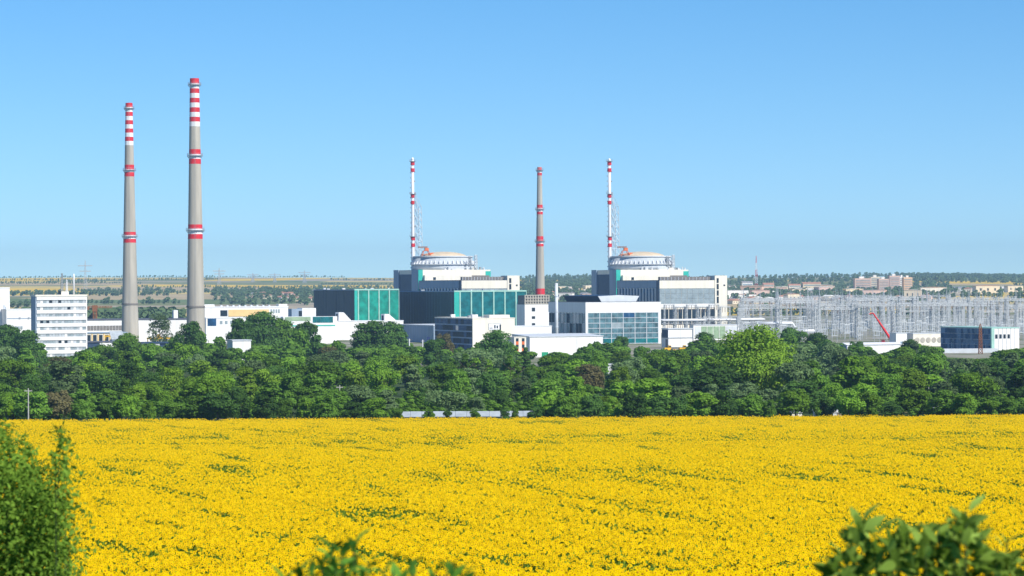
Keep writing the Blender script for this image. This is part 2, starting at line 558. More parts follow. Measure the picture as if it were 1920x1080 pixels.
# --- chimneys
def chimney(label, px, d, ytop, h0, r0, r1, bands, rings, girdle=None, redbase=None):
    """bands: (y0,y1,material) in photo rows; rings: rows of walkways"""
    base = P(px, 600, d)
    o = empty('chimney', (base.x, d, h0), 0, label, 'chimney')
    zt = P(px, ytop, d).z - h0
    def rad(z):
        t = z / zt
        return r0 + (r1 - r0) * (t * 0.9 + 0.1 * (1 - (1 - t) ** 4))
    prof = [(rad(zt * k / 30), zt * k / 30) for k in range(31)]
    prof += [(r1 * .8, zt), (r1 * .8, zt - 2)]
    MB().lathe(prof, 40).build('shaft', 'stack_concrete', o, True)
    for y0, y1, m in bands:
        za = P(px, y1, d).z - h0; zb = P(px, y0, d).z - h0
        e = 0.03
        MB().lathe([(rad(za) - .1, za), (rad(za) + e, za), (rad(zb) + e, zb), (rad(zb) - .1, zb)], 64).build('painted_band', m, o)
    for y in rings:
        z = P(px, y, d).z - h0; r = rad(z)
        g = MB().lathe([(r - .1, z), (r + 1.15, z + .2), (r + 1.15, z + .35), (r - .1, z + .35)], 32).build('walkway', 'steel_grey', o)
        rl = MB()
        for k in range(20):
            t = 2 * math.pi * k / 20; q = (math.cos(t) * (r + 1.1), math.sin(t) * (r + 1.1))
            t2 = 2 * math.pi * (k + 1) / 20; q2 = (math.cos(t2) * (r + 1.1), math.sin(t2) * (r + 1.1))
            rl.bar((*q, z + .3), (*q, z + 1.5), .06, 3)
            for hh in (.9, 1.5): rl.bar((*q, z + hh), (*q2, z + hh), .05, 3)
            rl.bar((*q, z + .1), (math.cos(t) * r * .99, math.sin(t) * r * .99, z - 1.3), .07, 3)
        rl.build('railing', 'steel_grey', g)
    if girdle:
        z = P(px, girdle, d).z - h0; r = rad(z)
        MB().lathe([(r - .1, z - .5), (r + .35, z - .5), (r + .35, z + .5), (r - .1, z + .5)], 40).build('girdle', 'concrete_dark', o)
    # ladder on the sunlit side
    ld = MB()
    for s in (-.3, .3): ld.path([(rad(z) * math.sin(.1) + s, -rad(z) - .15, z) for z in (2, zt * .5, zt - 1)], [.04] * 3, 3)
    ld.build('ladder', 'steel_grey', o)
    return o


R, W = 'red_paint', 'white_paint'
b1 = [(193, 201, R), (201, 210, W)] + [(210 + 7.8 * k, 210 + 7.8 * (k + 1), R if k % 2 == 0 else W) for k in range(8)] + \
     [(309, 318, R), (318, 323, W), (323, 331, R), (435, 441.5, R), (441.5, 448, W), (448, 455, R)]
chimney('striped concrete chimney beside the white office slab, shorter of the two on the left', 244, 1777, 193, 0, 5.6, 2.15, b1, [204, 320, 444], 570)
b2 = [(147, 157, R), (157, 166, W)] + [(166 + 8.9 * k, 166 + 8.9 * (k + 1), R if k % 2 == 0 else W) for k in range(8)] + \
     [(280, 289.5, R), (289.5, 298, W), (298, 307.5, R), (421, 429, R), (429, 439, W), (439, 448, R)]
chimney('tallest striped concrete chimney in the picture', 367, 1567, 147.5, 0, 5.4, 2.5, b2, [160, 293, 433], 575)
b3 = [(314, 319, R), (319, 324, W), (324, 329, R), (384, 391, R), (391, 397, W), (397, 402, R), (443, 452, R), (452, 457, W), (457, 462, R), (541, 552, R)]
chimney('slender grey chimney with a red foot rising between the two reactor domes', 1013, 2060, 313, 0, 4.2, 1.6, b3, [320, 393, 453], None)


# --- long shed behind the left chimneys, and the workshops in front of it
def left_sheds():
    B = Bld('long_shed', 'long low white hall with brown window strip behind the two tall chimneys', 'building', 150, 1860, 130, 400)
    H = B.z(601)
    B.box('wall', 'white_wall', 0, B.a, 0, 25, 0, H)
    B.box('roof', 'dark_roof', -.3, B.a + .3, -.3, 25.3, H, H + .9)
    for k in range(12):
        x = B.fx(163) + k * (B.fx(234) - B.fx(163)) / 12
        B.front('window', 'concrete_dark', x + .1, x + (B.fx(234) - B.fx(163)) / 12 - .1, B.z(620), B.z(611))
    B.box('roof_house', 'white_wall', B.fx(328), B.fx(336), 4, 8, H + .9, B.z(583))
    B = Bld('workshop', 'low workshop with dark doorways and yellow frames left of the shorter tall chimney', 'building', 160, 1700, 150, 238)
    H = B.z(625)
    B.box('wall', 'cream_wall', 0, B.a, 0, 12, 0, H)
    B.box('roof', 'grey_wall', -.3, B.a + .3, -.6, 12.3, H, H + .5)
    for k in range(6): B.front('doorway', 'glass_dark', 1 + k * 3.6, 3.2 + k * 3.6, 1, H - 1)
    for k in range(7): B.front('frame_post', 'yellow_paint', .2 + k * 3.6, .6 + k * 3.6, 0, H - .4, .3)
    B = Bld('lean_to', 'small shed with sloping pale blue sheet roof at the foot of the shorter tall chimney', 'shed', 210, 1600, 205, 232)
    h = B.z(636)
    B.box('wall', 'grey_wall', 0, B.a, 0, 6, 0, h - .2)
    MB().prism_x([(-.4, h - .2), (6.5, h + 4.2), (6.5, h + 4.5), (-.4, h + .1)], -.4, B.a + .4).build('roof', 'sheet_metal', B.o)
    B = Bld('flat_shed', 'dark flat-roofed shed with a white end bay below the office slab', 'shed', 165, 1500, 160, 222)
    h = B.z(641)
    B.box('wall', 'slate_blue', 0, B.a * .38, 0, 9, 0, h - .3)
    B.box('end_bay', 'white_wall', B.a * .38 + .01, B.a, -.3, 9, 0, h - .6)
    B.box('roof', 'dark_roof', -.4, B.a + .4, -.7, 9.4, h - .3, h + .3)
    B = Bld('flat_shed', 'low shed with white wall and dark blue roof between the two tall chimneys', 'shed', 268, 1480, 262, 330)
    h = B.z(643)
    B.box('wall', 'white_wall', 0, B.a * .5, 0, 9, 0, h - .3)
    B.box('wall', 'slate_blue', B.a * .5 + .01, B.a, .2, 9, 0, h - .3)
    B.box('roof', 'slate_blue', -.4, B.a + .4, -.6, 9.4, h - .3, h + .4)
    # yellow gantry beams
    for i, (x0, x1, yy, d, w) in enumerate(((277, 322, 634, 1520, 'between the two tall chimneys'), (198, 236, 630, 1610, 'left of the shorter tall chimney'))):
        p = P(x0, yy, d); q = P(x1, yy, d); L = q.x - p.x
        o = empty('yard_gantry', (p.x, d, 0), 0, 'yellow yard gantry crane beam ' + w, 'gantry')
        MB().box(-.5, L + .5, -.4, .4, p.z - .5, p.z + .3).build('beam', 'yellow_paint', o)
        for x in (0, L):
            MB().bar((x, -1.5, 0), (x, 0, p.z), .25, 4).bar((x, 1.5, 0), (x, 0, p.z), .25, 4).build('leg', 'yellow_paint', o)
        MB().box(L * .4, L * .4 + 1.6, -.7, .7, p.z - 1.4, p.z + 2.2).build('trolley', 'yellow_paint', o)
    # rusty crane behind
    p = P(178, 590, 1960)
    o = empty('tower_crane', (p.x, 1960, 0), 0, 'rust brown yard crane with horizontal boom right of the white office slab', 'crane')
    MB().lattice(21, 2.6, 2.2, 8, .22).build('mast', 'rust', o)
    MB().beam(-7, 12, 22.5, 1.2, 10, .18).build('boom', 'rust', o)
    MB().box(-1.6, 1.6, -1.4, 1.4, 19.5, 23.8).build('cab', 'rust', o)
    MB().box(-7, -4, -1, 1, 20.6, 22.6).build('counterweight', 'rust', o)


left_sheds()


# --- white complex between the chimney and the teal hall
def white_complex():
    B = Bld('service_building', 'long white service building with a tan facade band right of the tallest chimney', 'building', 384, 1840, 370, 540)
    H = B.z(577)
    B.box('wall', 'white_wall', 0, B.a, 0, 22, 0, H)
    B.box('parapet', 'white_paint', -.2, B.a + .2, -.2, 22.2, H, H + .6)
    B.front('tan_band', 'tan_panel', B.fx(428), B.fx(504), B.z(594), B.z(581), .25)
    B.front('dark_window', 'glass_dark', B.fx(413), B.fx(426), B.z(593), B.z(582), .2)
    B.box('roof_house', 'white_wall', .5, B.fx(404), 3, 10, H + .6, B.z(571))
    B.box('roof_house', 'cream_wall', B.fx(524), B.fx(540), 2, 8, H + .6, B.z(571))
    for k in range(4): B.front('window', 'glass_pale', B.fx(507) + k * 1.7, B.fx(507) + k * 1.7 + 1.1, B.z(588), B.z(581))
    for k in range(9): B.pan('roof_unit', 'pale_grey', B.fx(415) + k * 4, B.fx(415) + k * 4 + 1.2, 2, 3.5, H + .6, H + 1.5)
    B = Bld('front_wing', 'lower white wing with a big dark gate at the foot of the tallest chimney', 'building', 386, 1740, 375, 525)
    H = B.z(597)
    B.box('wall', 'white_wall', 0, B.a, 0, 15, 0, H)
    B.box('parapet', 'white_paint', -.2, B.a + .2, -.2, 15.2, H, H + .5)
    B.front('gate', 'glass_blue', B.fx(389), B.fx(405), B.z(611), B.z(597), .2)
    for k in range(8): B.front('window', 'glass_pale', B.fx(412) + k * 3.2, B.fx(412) + k * 3.2 + 1.6, B.z(608), B.z(602))
    B = Bld('cube_building', 'small white block with dark doorway just left of the dark ribbed hall', 'building', 547, 1930, 540, 592)
    H = B.z(579)
    B.box('wall', 'grey_wall', 0, B.fx(566), 0, 12, 0, H)
    B.box('wall', 'white_wall', B.fx(566) + .01, B.a, -.3, 12, 0, H + .4)
    B.front('doorway', 'glass_dark', B.fx(560), B.fx(566) - .1, B.z(596), B.z(583), .3)
    B = Bld('painted_kiosk', 'low building painted green and teal in front of the dark ribbed hall', 'building', 531, 1780, 525, 632)
    H = B.z(594)
    B.box('wall', 'white_wall', 0, B.a, 0, 10, 0, H)
    B.front('painted_panel', 'graffiti_green', B.fx(534), B.fx(582), B.z(602), B.z(594.5), .15)
    B.front('teal_stripe', 'teal_trim', B.fx(531) + .1, B.fx(628), B.z(612), B.z(610), .2)
    for k in range(5):
        x = B.fx(586) + k * (B.fx(624) - B.fx(586)) / 5
        B.front('teal_panel', 'blue_teal_panel', x + .06, x + (B.fx(624) - B.fx(586)) / 5 - .06, B.z(605.5), B.z(594.5), .2)
    B.front('teal_post', 'teal_trim', B.fx(542), B.fx(546), B.z(612), B.z(603), .2)


white_complex()


# --- the two halls with teal fronts and dark ribbed sides
def teal_hall(label, xc, d, xl, xr, ytop, npan, panel, nrib, seed, ridge):
    B = Bld('turbine_hall', label, 'building', xc, d, xl, xr)
    H = B.z(ytop); r = random.Random(seed)
    B.box('wall', 'dark_cladding', .3, B.a - .3, .3, B.b, 0, H)
    B.box('roof', 'dark_roof', .3, B.a - .3, .3, B.b, H, H + .3)
    B.box('eave', 'mint_trim', -.1, B.a, -.15, .35, H, H + 1.0)
    B.box('eave', 'grey_wall', -.1, .35, .36, B.b, H, H + .7)
    # front: panels between pale ribs
    B.box('corner_panel', 'teal_trim', .0, B.a * .07, .02, .3, 0, H - .01)
    x0 = B.a * .07; w = (B.a - x0) / npan
    for k in range(npan):
        zs = [0, H * .33, H * .66, H]
        for q in range(3):
            B.pan('panel', panel, x0 + k * w + w * .11 + .02, x0 + (k + 1) * w - .03, .1 + r.uniform(0, .05), .3, zs[q] + .02, zs[q + 1] - .02)
        B.pan('rib', 'mint_trim', x0 + k * w, x0 + k * w + w * .11, -.35, .3, 0, H - .02)
    B.pan('rib', 'mint_trim', B.a - .35, B.a + .05, -.34, .3, 0, H - .02)
    # side: dark ribbed sheets
    w = (B.b - .4) / nrib
    for k in range(nrib):
        B.pan('cladding_sheet', 'dark_cladding', .05 + r.uniform(0, .12), .3, .35 + k * w + .12, .35 + (k + 1) * w - .12, H * .05, H - .1)
        if ridge: B.pan('joint', 'grey_wall', .12, .32, .35 + k * w - .1, .35 + k * w + .1, H * .2, H - .3)
    roof_clutter(B, H + .3, 6, seed)
    return B


teal_hall('bright teal fronted hall with dark ribbed side, the left of two', 665, 2000, 588, 748, 544.5, 4, 'teal_panel', 16, 1, False)
B = teal_hall('wide hall with blue teal glazed front and dark striped side, the right of two', 852, 1950, 750, 987, 547.5, 6, 'blue_teal_panel', 20, 2, True)


def hall_annexes():
    B = Bld('white_annex', 'low white annex at the foot of the bright teal fronted hall', 'building', 604, 1900, 590, 756)
    H = B.z(603)
    B.box('wall', 'white_wall', 0, B.a, 0, 20, 0, H)
    B.box('parapet', 'white_paint', -.2, B.a + .2, -.2, 20.2, H, H + .4)
    for px, w, lbl in ((638, 17, 'left'), (724, 15, 'right')):
        x = B.fx(px); x2 = B.fx(px + w); t = B.z(586 if px < 700 else 590)
        pr = [(x, H + .4), (x2 + 2.5, H + .4), (x + (x2 - x) * .55, t), (x, t)]
        MB().prism(pr, 4, 12).build('roof_house', 'white_wall', B.o)
        B.pan('doorway', 'glass_dark', x - .1, x + .3, 6, 10, H + .5, t - 1)
    B = Bld('grey_annex', 'shaded blue grey annex below the striped hall', 'building', 813, 1790, 750, 900)
    H = B.z(611)
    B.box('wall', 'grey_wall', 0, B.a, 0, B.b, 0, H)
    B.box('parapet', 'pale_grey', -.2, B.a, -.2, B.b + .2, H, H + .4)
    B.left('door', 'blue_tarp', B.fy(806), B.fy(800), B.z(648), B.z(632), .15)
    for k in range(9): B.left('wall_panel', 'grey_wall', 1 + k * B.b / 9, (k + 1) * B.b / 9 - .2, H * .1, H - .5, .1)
    # office with glazed side
    B = Bld('office_block', 'beige office block with dark glazed side and a white wall sign', 'building', 886, 1560, 815, 965)
    H = B.z(598)
    B.box('wall', 'cream_wall', 0.02, B.a, 0, B.b, 0, H)
    B.box('parapet', 'cream_wall', -.15, B.a + .15, -.15, B.b + .1, H, H + .5)
    B.box('roof_house', 'cream_wall', B.fx(922), B.fx(960), 4, 14, H + .5, B.z(591))
    r = random.Random(5)
    nf = 5; fh = H / nf; n = 14; w = (B.b - 1.2) / n
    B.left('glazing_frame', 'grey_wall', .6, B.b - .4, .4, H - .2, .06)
    for k in range(nf):
        for i in range(n):
            B.left('pane', r.choice(['glass_blue', 'glass_dark', 'glass_blue', 'glass_pale' if k in (2, 3) and r.random() < .7 else 'glass_dark']),
                   .7 + i * w + .08, .7 + (i + 1) * w - .08, k * fh + .5, (k + 1) * fh - .25, .18)
    B.front('sign_frame', 'steel_grey', B.fx(915.3), B.fx(938.7), B.z(619.2), B.z(606.8), .12)
    B.front('sign_panel', 'white_paint', B.fx(916), B.fx(938), B.z(618.5), B.z(607.5), .2)
    B.front('sign_mark', 'dark_cladding', B.fx(917.5), B.fx(923), B.z(616), B.z(615), .28)
    for k in range(2): B.front('sign_mark', 'dark_cladding', B.fx(926 + 4.5 * k), B.fx(928.5 + 4.5 * k), B.z(616), B.z(610 + k), .28)
    B.front('window', 'glass_dark', B.fx(936), B.fx(938.8), B.z(619), B.z(609), .24)
    roof_clutter(B, H + .5, 7, 9, 'white_wall')
    # low white building right of it
    B = Bld('low_building', 'low white building between the beige office block and the slim white pole', 'building', 950, 1650, 945, 1034)
    H = B.z(613)
    B.box('wall', 'white_wall', 0, B.a, 0, 18, 0, H)
    B.box('parapet', 'white_paint', -.2, B.a + .2, -.2, 18.2, H, H + .5)
    # orange striped stair tower
    B = Bld('stair_tower', 'narrow cream stair tower with two orange window stripes beside the white shed', 'building', 964, 1405, 960, 986, b=9)
    H = B.z(633)
    B.box('wall', 'cream_wall', 0, B.a, 0, B.b, 0, H)
    for q in (.14, .64):
        for k in range(6):
            z0 = .3 + k * (H - .6) / 6
            B.front('orange_panel' if k % 2 == 0 else 'window', 'orange_paint' if k % 2 == 0 else 'glass_dark', B.a * q, B.a * (q + .22), z0, z0 + (H - .6) / 6 - .05, .1)
    B.box('parapet', 'cream_wall', -.1, B.a + .1, -.1, B.b + .1, H, H + .3)
    # white shed
    B = Bld('warehouse', 'big plain white warehouse with a small green door among the trees', 'building', 993, 1425, 975, 1130, b=26)
    H = B.z(632); h2 = B.z(630)
    MB().prism_x([(0, 0), (26, 0), (26, H + .9), (0, H)], 0, B.a).build('wall', 'white_wall', B.o)
    MB().prism_x([(-.4, H + .0), (26.4, H + .92), (26.4, H + 1.2), (-.4, H + .3)], -.4, B.a + .4).build('roof', 'pale_grey', B.o)
    n = 11
    for k in range(n): B.front('wall_panel', 'white_wall', k * B.a / n + .04, (k + 1) * B.a / n - .04, .3, H - .3, .08)
    B.front('door', 'green_door', B.fx(1015), B.fx(1027), 0, B.z(671) if B.z(671) > 1 else 2.4, .2)
    # crown tower
    B = Bld('chimney_house', 'white block with a grey concrete lattice crown under the slender red-footed chimney', 'building', 984, 1905, 975, 1030)
    H = B.z(553); hb = B.z(571)
    B.box('wall', 'white_wall', 0, B.a, 0, 16, 0, hb)
    B.box('core', 'concrete_dark', .6, B.a - .6, .6, 15.4, hb, H - .3)
    for k in range(10):
        x = k * (B.a - .7) / 9
        B.pan('crown_post', 'concrete', x, x + .7, 0, .5, hb, H - .02)
    for k in range(4): B.pan('crown_beam', 'concrete', -.1, B.a + .1, -.12, .4, hb + k * (H - hb - .6) / 3, hb + k * (H - hb - .6) / 3 + .6)
    for y, h in ((577, 7), (593, 5), (606, 4)): B.front('window', 'glass_dark', B.fx(997), B.fx(1003), B.z(y + h), B.z(y), .1)
    B.box('stair_wing', 'grey_wall', B.a + .01, B.a + 5, 2, 14, 0, hb - 6)


hall_annexes()


# --- glass fronted hall
def glass_hall():
    B = Bld('glass_hall', 'hall with white top band and large gridded glass front right of the slim white pole', 'building', 1098, 1720, 1028, 1239)
    H = B.z(567); hb = B.z(586.5); r = random.Random(8)
    B.box('wall', 'white_wall', .35, B.a - .35, .35, B.b, 0, hb)
    B.box('top_band', 'white_wall', 0, B.a, 0, B.b, hb, H)
    B.box('roof', 'dark_roof', .3, B.a - .3, .3, B.b - .3, H, H + .25)
    cols, rows = 6, 6
    x0 = B.fx(1102); w = (B.fx(1234) - x0) / cols; h = (hb - .5) / rows
    for i in range(cols):
        for j in range(rows):
            m = 'blue_teal_panel' if j == 0 else r.choice(['glass_green'] * 9 + ['glass_blue', 'glass_pale'])
            B.pan('pane', m, x0 + i * w + .18, x0 + (i + 1) * w - .18, .12, .36, .4 + j * h + .14, .4 + (j + 1) * h - .14)
            if m.startswith('glass'): B.pan('glazing_bar', 'steel_grey', x0 + (i + .5) * w - .06, x0 + (i + .5) * w + .06, .06, .3, .4 + j * h + .14, .4 + (j + 1) * h - .14)
    for i in range(cols + 1): B.pan('mullion', 'pale_grey', x0 + i * w - .17, x0 + i * w + .17, -.05, .36, 0, hb - .01)
    for j in range(rows + 1): B.pan('transom', 'pale_grey', x0 - .2, x0 + cols * w + .2, .0, .34, .4 + j * h - .13, .4 + j * h + .13)
    B.box('corner_pier', 'white_wall', 0, x0 - .2, 0, .8, 0, hb - .01)
    B.box('corner_pier', 'white_wall', x0 + cols * w + .2, B.a, 0, .8, 0, hb - .01)
    n = 12; wy = (B.b - 1.5) / n
    for i in range(n):
        for j in range(3):
            B.pan('pane', r.choice(['glass_green', 'glass_dark', 'glass_pale']), .14, .36, 1 + i * wy + .25, 1 + (i + 1) * wy - .25, .5 + j * (hb - 1) / 3 + .15, .5 + (j + 1) * (hb - 1) / 3 - .1)
        B.pan('mullion', 'steel_grey', -.02, .36, 1 + i * wy - .2, 1 + i * wy + .2, 0, hb - .01)
    # roof monitor: wider at its top
    zt = B.z(554); xa, xb = B.fx(1130), B.fx(1194)
    MB().prism([(xa, H + .2), (xb, H + .2), (xb + 2.6, zt - .4), ((xa + xb) / 2, zt + .3), (xa - 2.6, zt - .4)], 2, B.b - 3).build('roof_monitor', 'slate_blue', B.o)  # shade of its left side put into the dark blue
    MB().prism([(xa - .2, H + .3), (xb + .2, H + .3), (xb + 2.3, zt - .5), ((xa + xb) / 2, zt + .1), (xa - 2.3, zt - .5)], 1.8, 2.02).build('monitor_gable', 'pale_grey', B.o)  # sunlit front, its light put into the paler colour
    # slim white pole in front
    p = P(1043.5, 600, 1690)
    o = empty('vent_pole', (p.x, 1690, 0), 0, 'slim tall white vent pole left of the gridded glass hall', 'pole')
    zt = P(1043.5, 533, 1690).z
    MB().lathe([(1.05, 0), (1.0, zt * .5), (.9, zt)], 20).build('pipe', 'pale_grey', o, True)
    MB().lathe([(.95, zt), (.95, zt + .4), (.7, zt + .6)], 20).build('cap', 'white_paint', o)
    for k in range(3): MB().lathe([(1.0, zt * (.3 + .25 * k)), (1.2, zt * (.3 + .25 * k)), (1.2, zt * (.3 + .25 * k) + .3), (1.0, zt * (.3 + .25 * k) + .3)], 20).build('flange', 'pale_grey', o)


glass_hall()


# --- the two reactor units
def reactor_unit(dx, word, xr_t, d0):
    s = F / d0
    B = Bld('reactor_building', f'reactor building with low tan dome and grey ring walkway, the {word} of the twins', 'building', 1156 + dx, d0, 1110 + dx, 1291 + dx)
    H = B.z(506); a, b = B.a, B.b
    B.box('wall', 'cream_wall', .6, a, .5, b, 0, H)
    # shaded left side
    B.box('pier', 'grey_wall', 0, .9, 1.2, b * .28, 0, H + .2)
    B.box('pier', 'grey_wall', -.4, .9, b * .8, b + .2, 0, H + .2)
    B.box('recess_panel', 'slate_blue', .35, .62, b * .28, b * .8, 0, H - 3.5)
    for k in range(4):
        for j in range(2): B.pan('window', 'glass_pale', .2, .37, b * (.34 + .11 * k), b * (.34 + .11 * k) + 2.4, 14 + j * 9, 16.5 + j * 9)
    B.box('corner_strip', 'teal_trim', 0, a * .06, 0, 1.15, 0, H + .1)
    B.box('front_wall', 'cream_wall', a * .06 + .01, a * .93, .2, .6, 0, H)
    B.box('corner_strip', 'teal_trim', a * .93 + .01, a + .1, 0, 1.2, 0, H - 1.2)
    B.box('front_block', 'cream_wall', a * .07, a * .72, -3, .19, 0, H - 4.2)
    B.pan('window', 'glass_dark', B.fx(1181 + dx), B.fx(1186 + dx), -3.12, -2.9, B.z(525), B.z(520))
    B.pan('equipment_strip', 'concrete_dark', a * .73, a * .98, -.6, .15, H - 8.5, H - 4.5)
    # containment
    cx, cy = a / 2 + 1.0, b / 2; Rr = 24.0
    dr = empty('containment', (cx, cy, 0)); dr.parent = B.o
    zr = B.z(480.5) + .4; z0 = H; zw = B.z(496)
    MB().lathe([(Rr + 1, z0), (Rr + 1, zw), (Rr, zw + .1), (Rr - .6, zr), (Rr - 1.4, zr), (Rr - 1.6, zr - .8)], 64).build('drum', 'drum_grey', dr, True)
    MB().lathe([(Rr - .3, zw), (Rr + 2.2, zw), (Rr + 2.2, zw + .5), (Rr - .3, zw + .5)], 64).build('ring_walkway', 'pale_grey', dr)
    MB().lathe([(Rr - .9, zr - .9), (Rr + .2, zr - .9), (Rr + .2, zr), (Rr - .9, zr)], 64).build('ring_beam', 'pale_grey', dr)
    mb = MB().box(0, 1.0, -.3, .3, 0, 2.6)
    mb.v = [(x + (1.6 if z < 1 else 0), y, z) for x, y, z in mb.v]
    br = mb.mesh('bracket', 'white_paint')
    for k in range(44):
        t = 2 * math.pi * k / 44
        inst('bracket', br, dr, (math.cos(t) * (Rr - .3), math.sin(t) * (Rr - .3), zw + .5), rz=t)
    rl = MB()
    for k in range(60):
        t = 2 * math.pi * k / 60; t2 = 2 * math.pi * (k + 1) / 60; q = Rr + 2.1
        rl.bar((math.cos(t) * q, math.sin(t) * q, zw + .5), (math.cos(t) * q, math.sin(t) * q, zw + 1.8), .08, 3)
        rl.bar((math.cos(t) * q, math.sin(t) * q, zw + 1.8), (math.cos(t2) * q, math.sin(t2) * q, zw + 1.8), .07, 3)
    rl.build('railing', 'steel_pale', dr)
    zd = B.z(471); rd = 19.5
    prof = [(rd * math.cos(t), zr - 1.2 + (zd - zr + 1.2) * math.sin(t)) for t in [i * math.pi / 2 / 10 for i in range(10)]] + [(.3, zd)]
    MB().lathe(prof, 56).build('dome', 'dome_tan', dr, True)
    MB().lathe([(Rr - 1.2, zr - .7), (rd - .2, zr - .2), (rd - .4, zr - .6)], 56).build('dome_skirt', 'pale_grey', dr)
    # roof plant in front of the drum
    MB().box(a * .42, a * .72, 1.2, 4.5, H, H + 2.2).build('roof_house', 'pale_grey', B.o)
    MB().box(a * .74, a * .80, 1.2, 4.5, H, H + 1.6).build('roof_house', 'cream_wall', B.o)
    r = random.Random(4 + int(dx))
    for k in range(14):
        x = r.uniform(a * .35, a * .95); w = r.uniform(.6, 1.6)
        B.box('roof_unit', r.choice(['steel_grey', 'white_paint', 'pale_grey']), x, x + w, .7, .7 + w, H, H + r.uniform(.6, 2.6))
    # small lattice mast beside the drum
    MB().lattice(B.z(478) - H, 2.2, 1.6, 5, .16, a * .83, 6, H).build('side_mast', 'steel_pale', B.o)
    MB().lattice(B.z(481) - H, 1.6, 1.4, 4, .18, a * .735, 4, H).build('side_mast', 'steel_grey', B.o)
    # orange crane on the ring
    wc = B.o.matrix_basis @ Vector((cx - 17.5, cy - 9, 0))
    o = empty('polar_crane', (wc.x, wc.y, zr), TH, f'orange roof crane on the rim of the {word} reactor dome', 'crane')
    cr = MB()
    for x, y in ((-3, -2), (3, -2), (3, 2), (-3, 2)): cr.bar((x * 1.3, y * 1.2, -.5), (x * .6, y * .5, 4.2), .28, 4)
    for z, q in ((1.4, 1.1), (4.2, .6)):
        for (x, y), (x2, y2) in zip(((-3, -2), (3, -2), (3, 2), (-3, 2)), ((3, -2), (3, 2), (-3, 2), (-3, -2))):
            cr.bar((x * q, y * q, z), (x2 * q, y2 * q, z), .2, 4)
    cr.build('frame', 'orange_paint', o)
    MB().box(-.8, 2.2, -1.1, 1.1, 4.2, 6.4).build('cab', 'orange_paint', o)
    MB().beam(-6.5, 1.5, 7.0, .9, 8, .16).build('boom', 'rust', o)
    MB().box(3.0, 6.2, -1, 1, -.3, 2.6).build('winch', 'orange_paint', o)
    # turbine hall in front
    dt = d0 - 100
    T = Bld('generator_hall', f'cream generator hall with pale glazing and a corner stair tower below the {word} reactor dome', 'building', 1237 + dx, dt, 1156 + dx, xr_t)
    ht = T.z(526); A, D = T.a, T.b; xt = T.fx(xr_t - 23); hz = T.z(517)
    T.box('wall', 'cream_wall', .4, xt, .4, D, 0, ht - .02)
    T.box('roof', 'dark_roof', .2, xt, .2, D, ht, ht + .35)
    T.box('top_band', 'cream_wall', 0, xt - .01, 0, .45, T.z(541), ht)
    T.box('lower_band', 'white_wall', 0, xt - .01, 0, .45, T.z(577), T.z(570))
    g0, g1 = T.z(570), T.z(541); n = 10; w = xt / n
    for k in range(n):
        for j in range(3):
            T.pan('pane', 'glass_pale', k * w + .12, (k + 1) * w - .12, .2, .45, g0 + j * (g1 - g0) / 3 + .1, g0 + (j + 1) * (g1 - g0) / 3 - .1)
        if k % 3 == 2: T.pan('mullion', 'steel_grey', (k + 1) * w - .1, (k + 1) * w + .1, .1, .45, g0, g1)
    for k in range(12): T.pan('pane', 'glass_dark', k * xt / 12 + .3, (k + 1) * xt / 12 - .3, .2, .45, 6, T.z(580))
    # stair tower
    st = T.box('stair_tower', 'cream_wall', xt + .01, A, -.4, 14, 0, hz)
    zs = [T.z(y) for y in (570, 556, 544, 532, 521)]
    for k in range(4): T.pan('stair_window', 'glass_dark', xt + 1.5, xt + 3.1, -.55, -.35, zs[k] + .4, zs[k + 1] - .4)
    T.pan('port_window', 'glass_dark', xt + (A - xt) * .7, xt + (A - xt) * .7 + 1.3, -.55, -.35, T.z(537), T.z(534))
    # roof ventilators
    T.box('roof_ventilator', 'concrete_dark', xt * .06, xt * .98, 6, 9, ht + .35, T.z(519))
    for k in range(14): T.pan('ventilator_fin', 'steel_pale', xt * (.07 + .065 * k), xt * (.07 + .065 * k) + .3, 5.6, 6.01, ht + .35, T.z(519.5))
    # shaded side: fins and panes
    T.box('side_band', 'grey_wall', .05, .42, .5, D, T.z(540), ht - .2)
    nf = 14; wf = (D - 1) / nf
    for k in range(nf):
        T.pan('side_fin', 'pale_grey', -.5, .4, .6 + k * wf, .6 + k * wf + wf * .3, 0, T.z(540))
        T.pan('side_pane', 'glass_blue', .15, .41, .6 + k * wf + wf * .34, .6 + (k + 1) * wf - .1, 0, T.z(541))
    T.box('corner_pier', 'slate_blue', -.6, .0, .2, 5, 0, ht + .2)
    return B


reactor_unit(0, 'right', 1363, 2222)
reactor_unit(-371, 'left', 974, 2235)


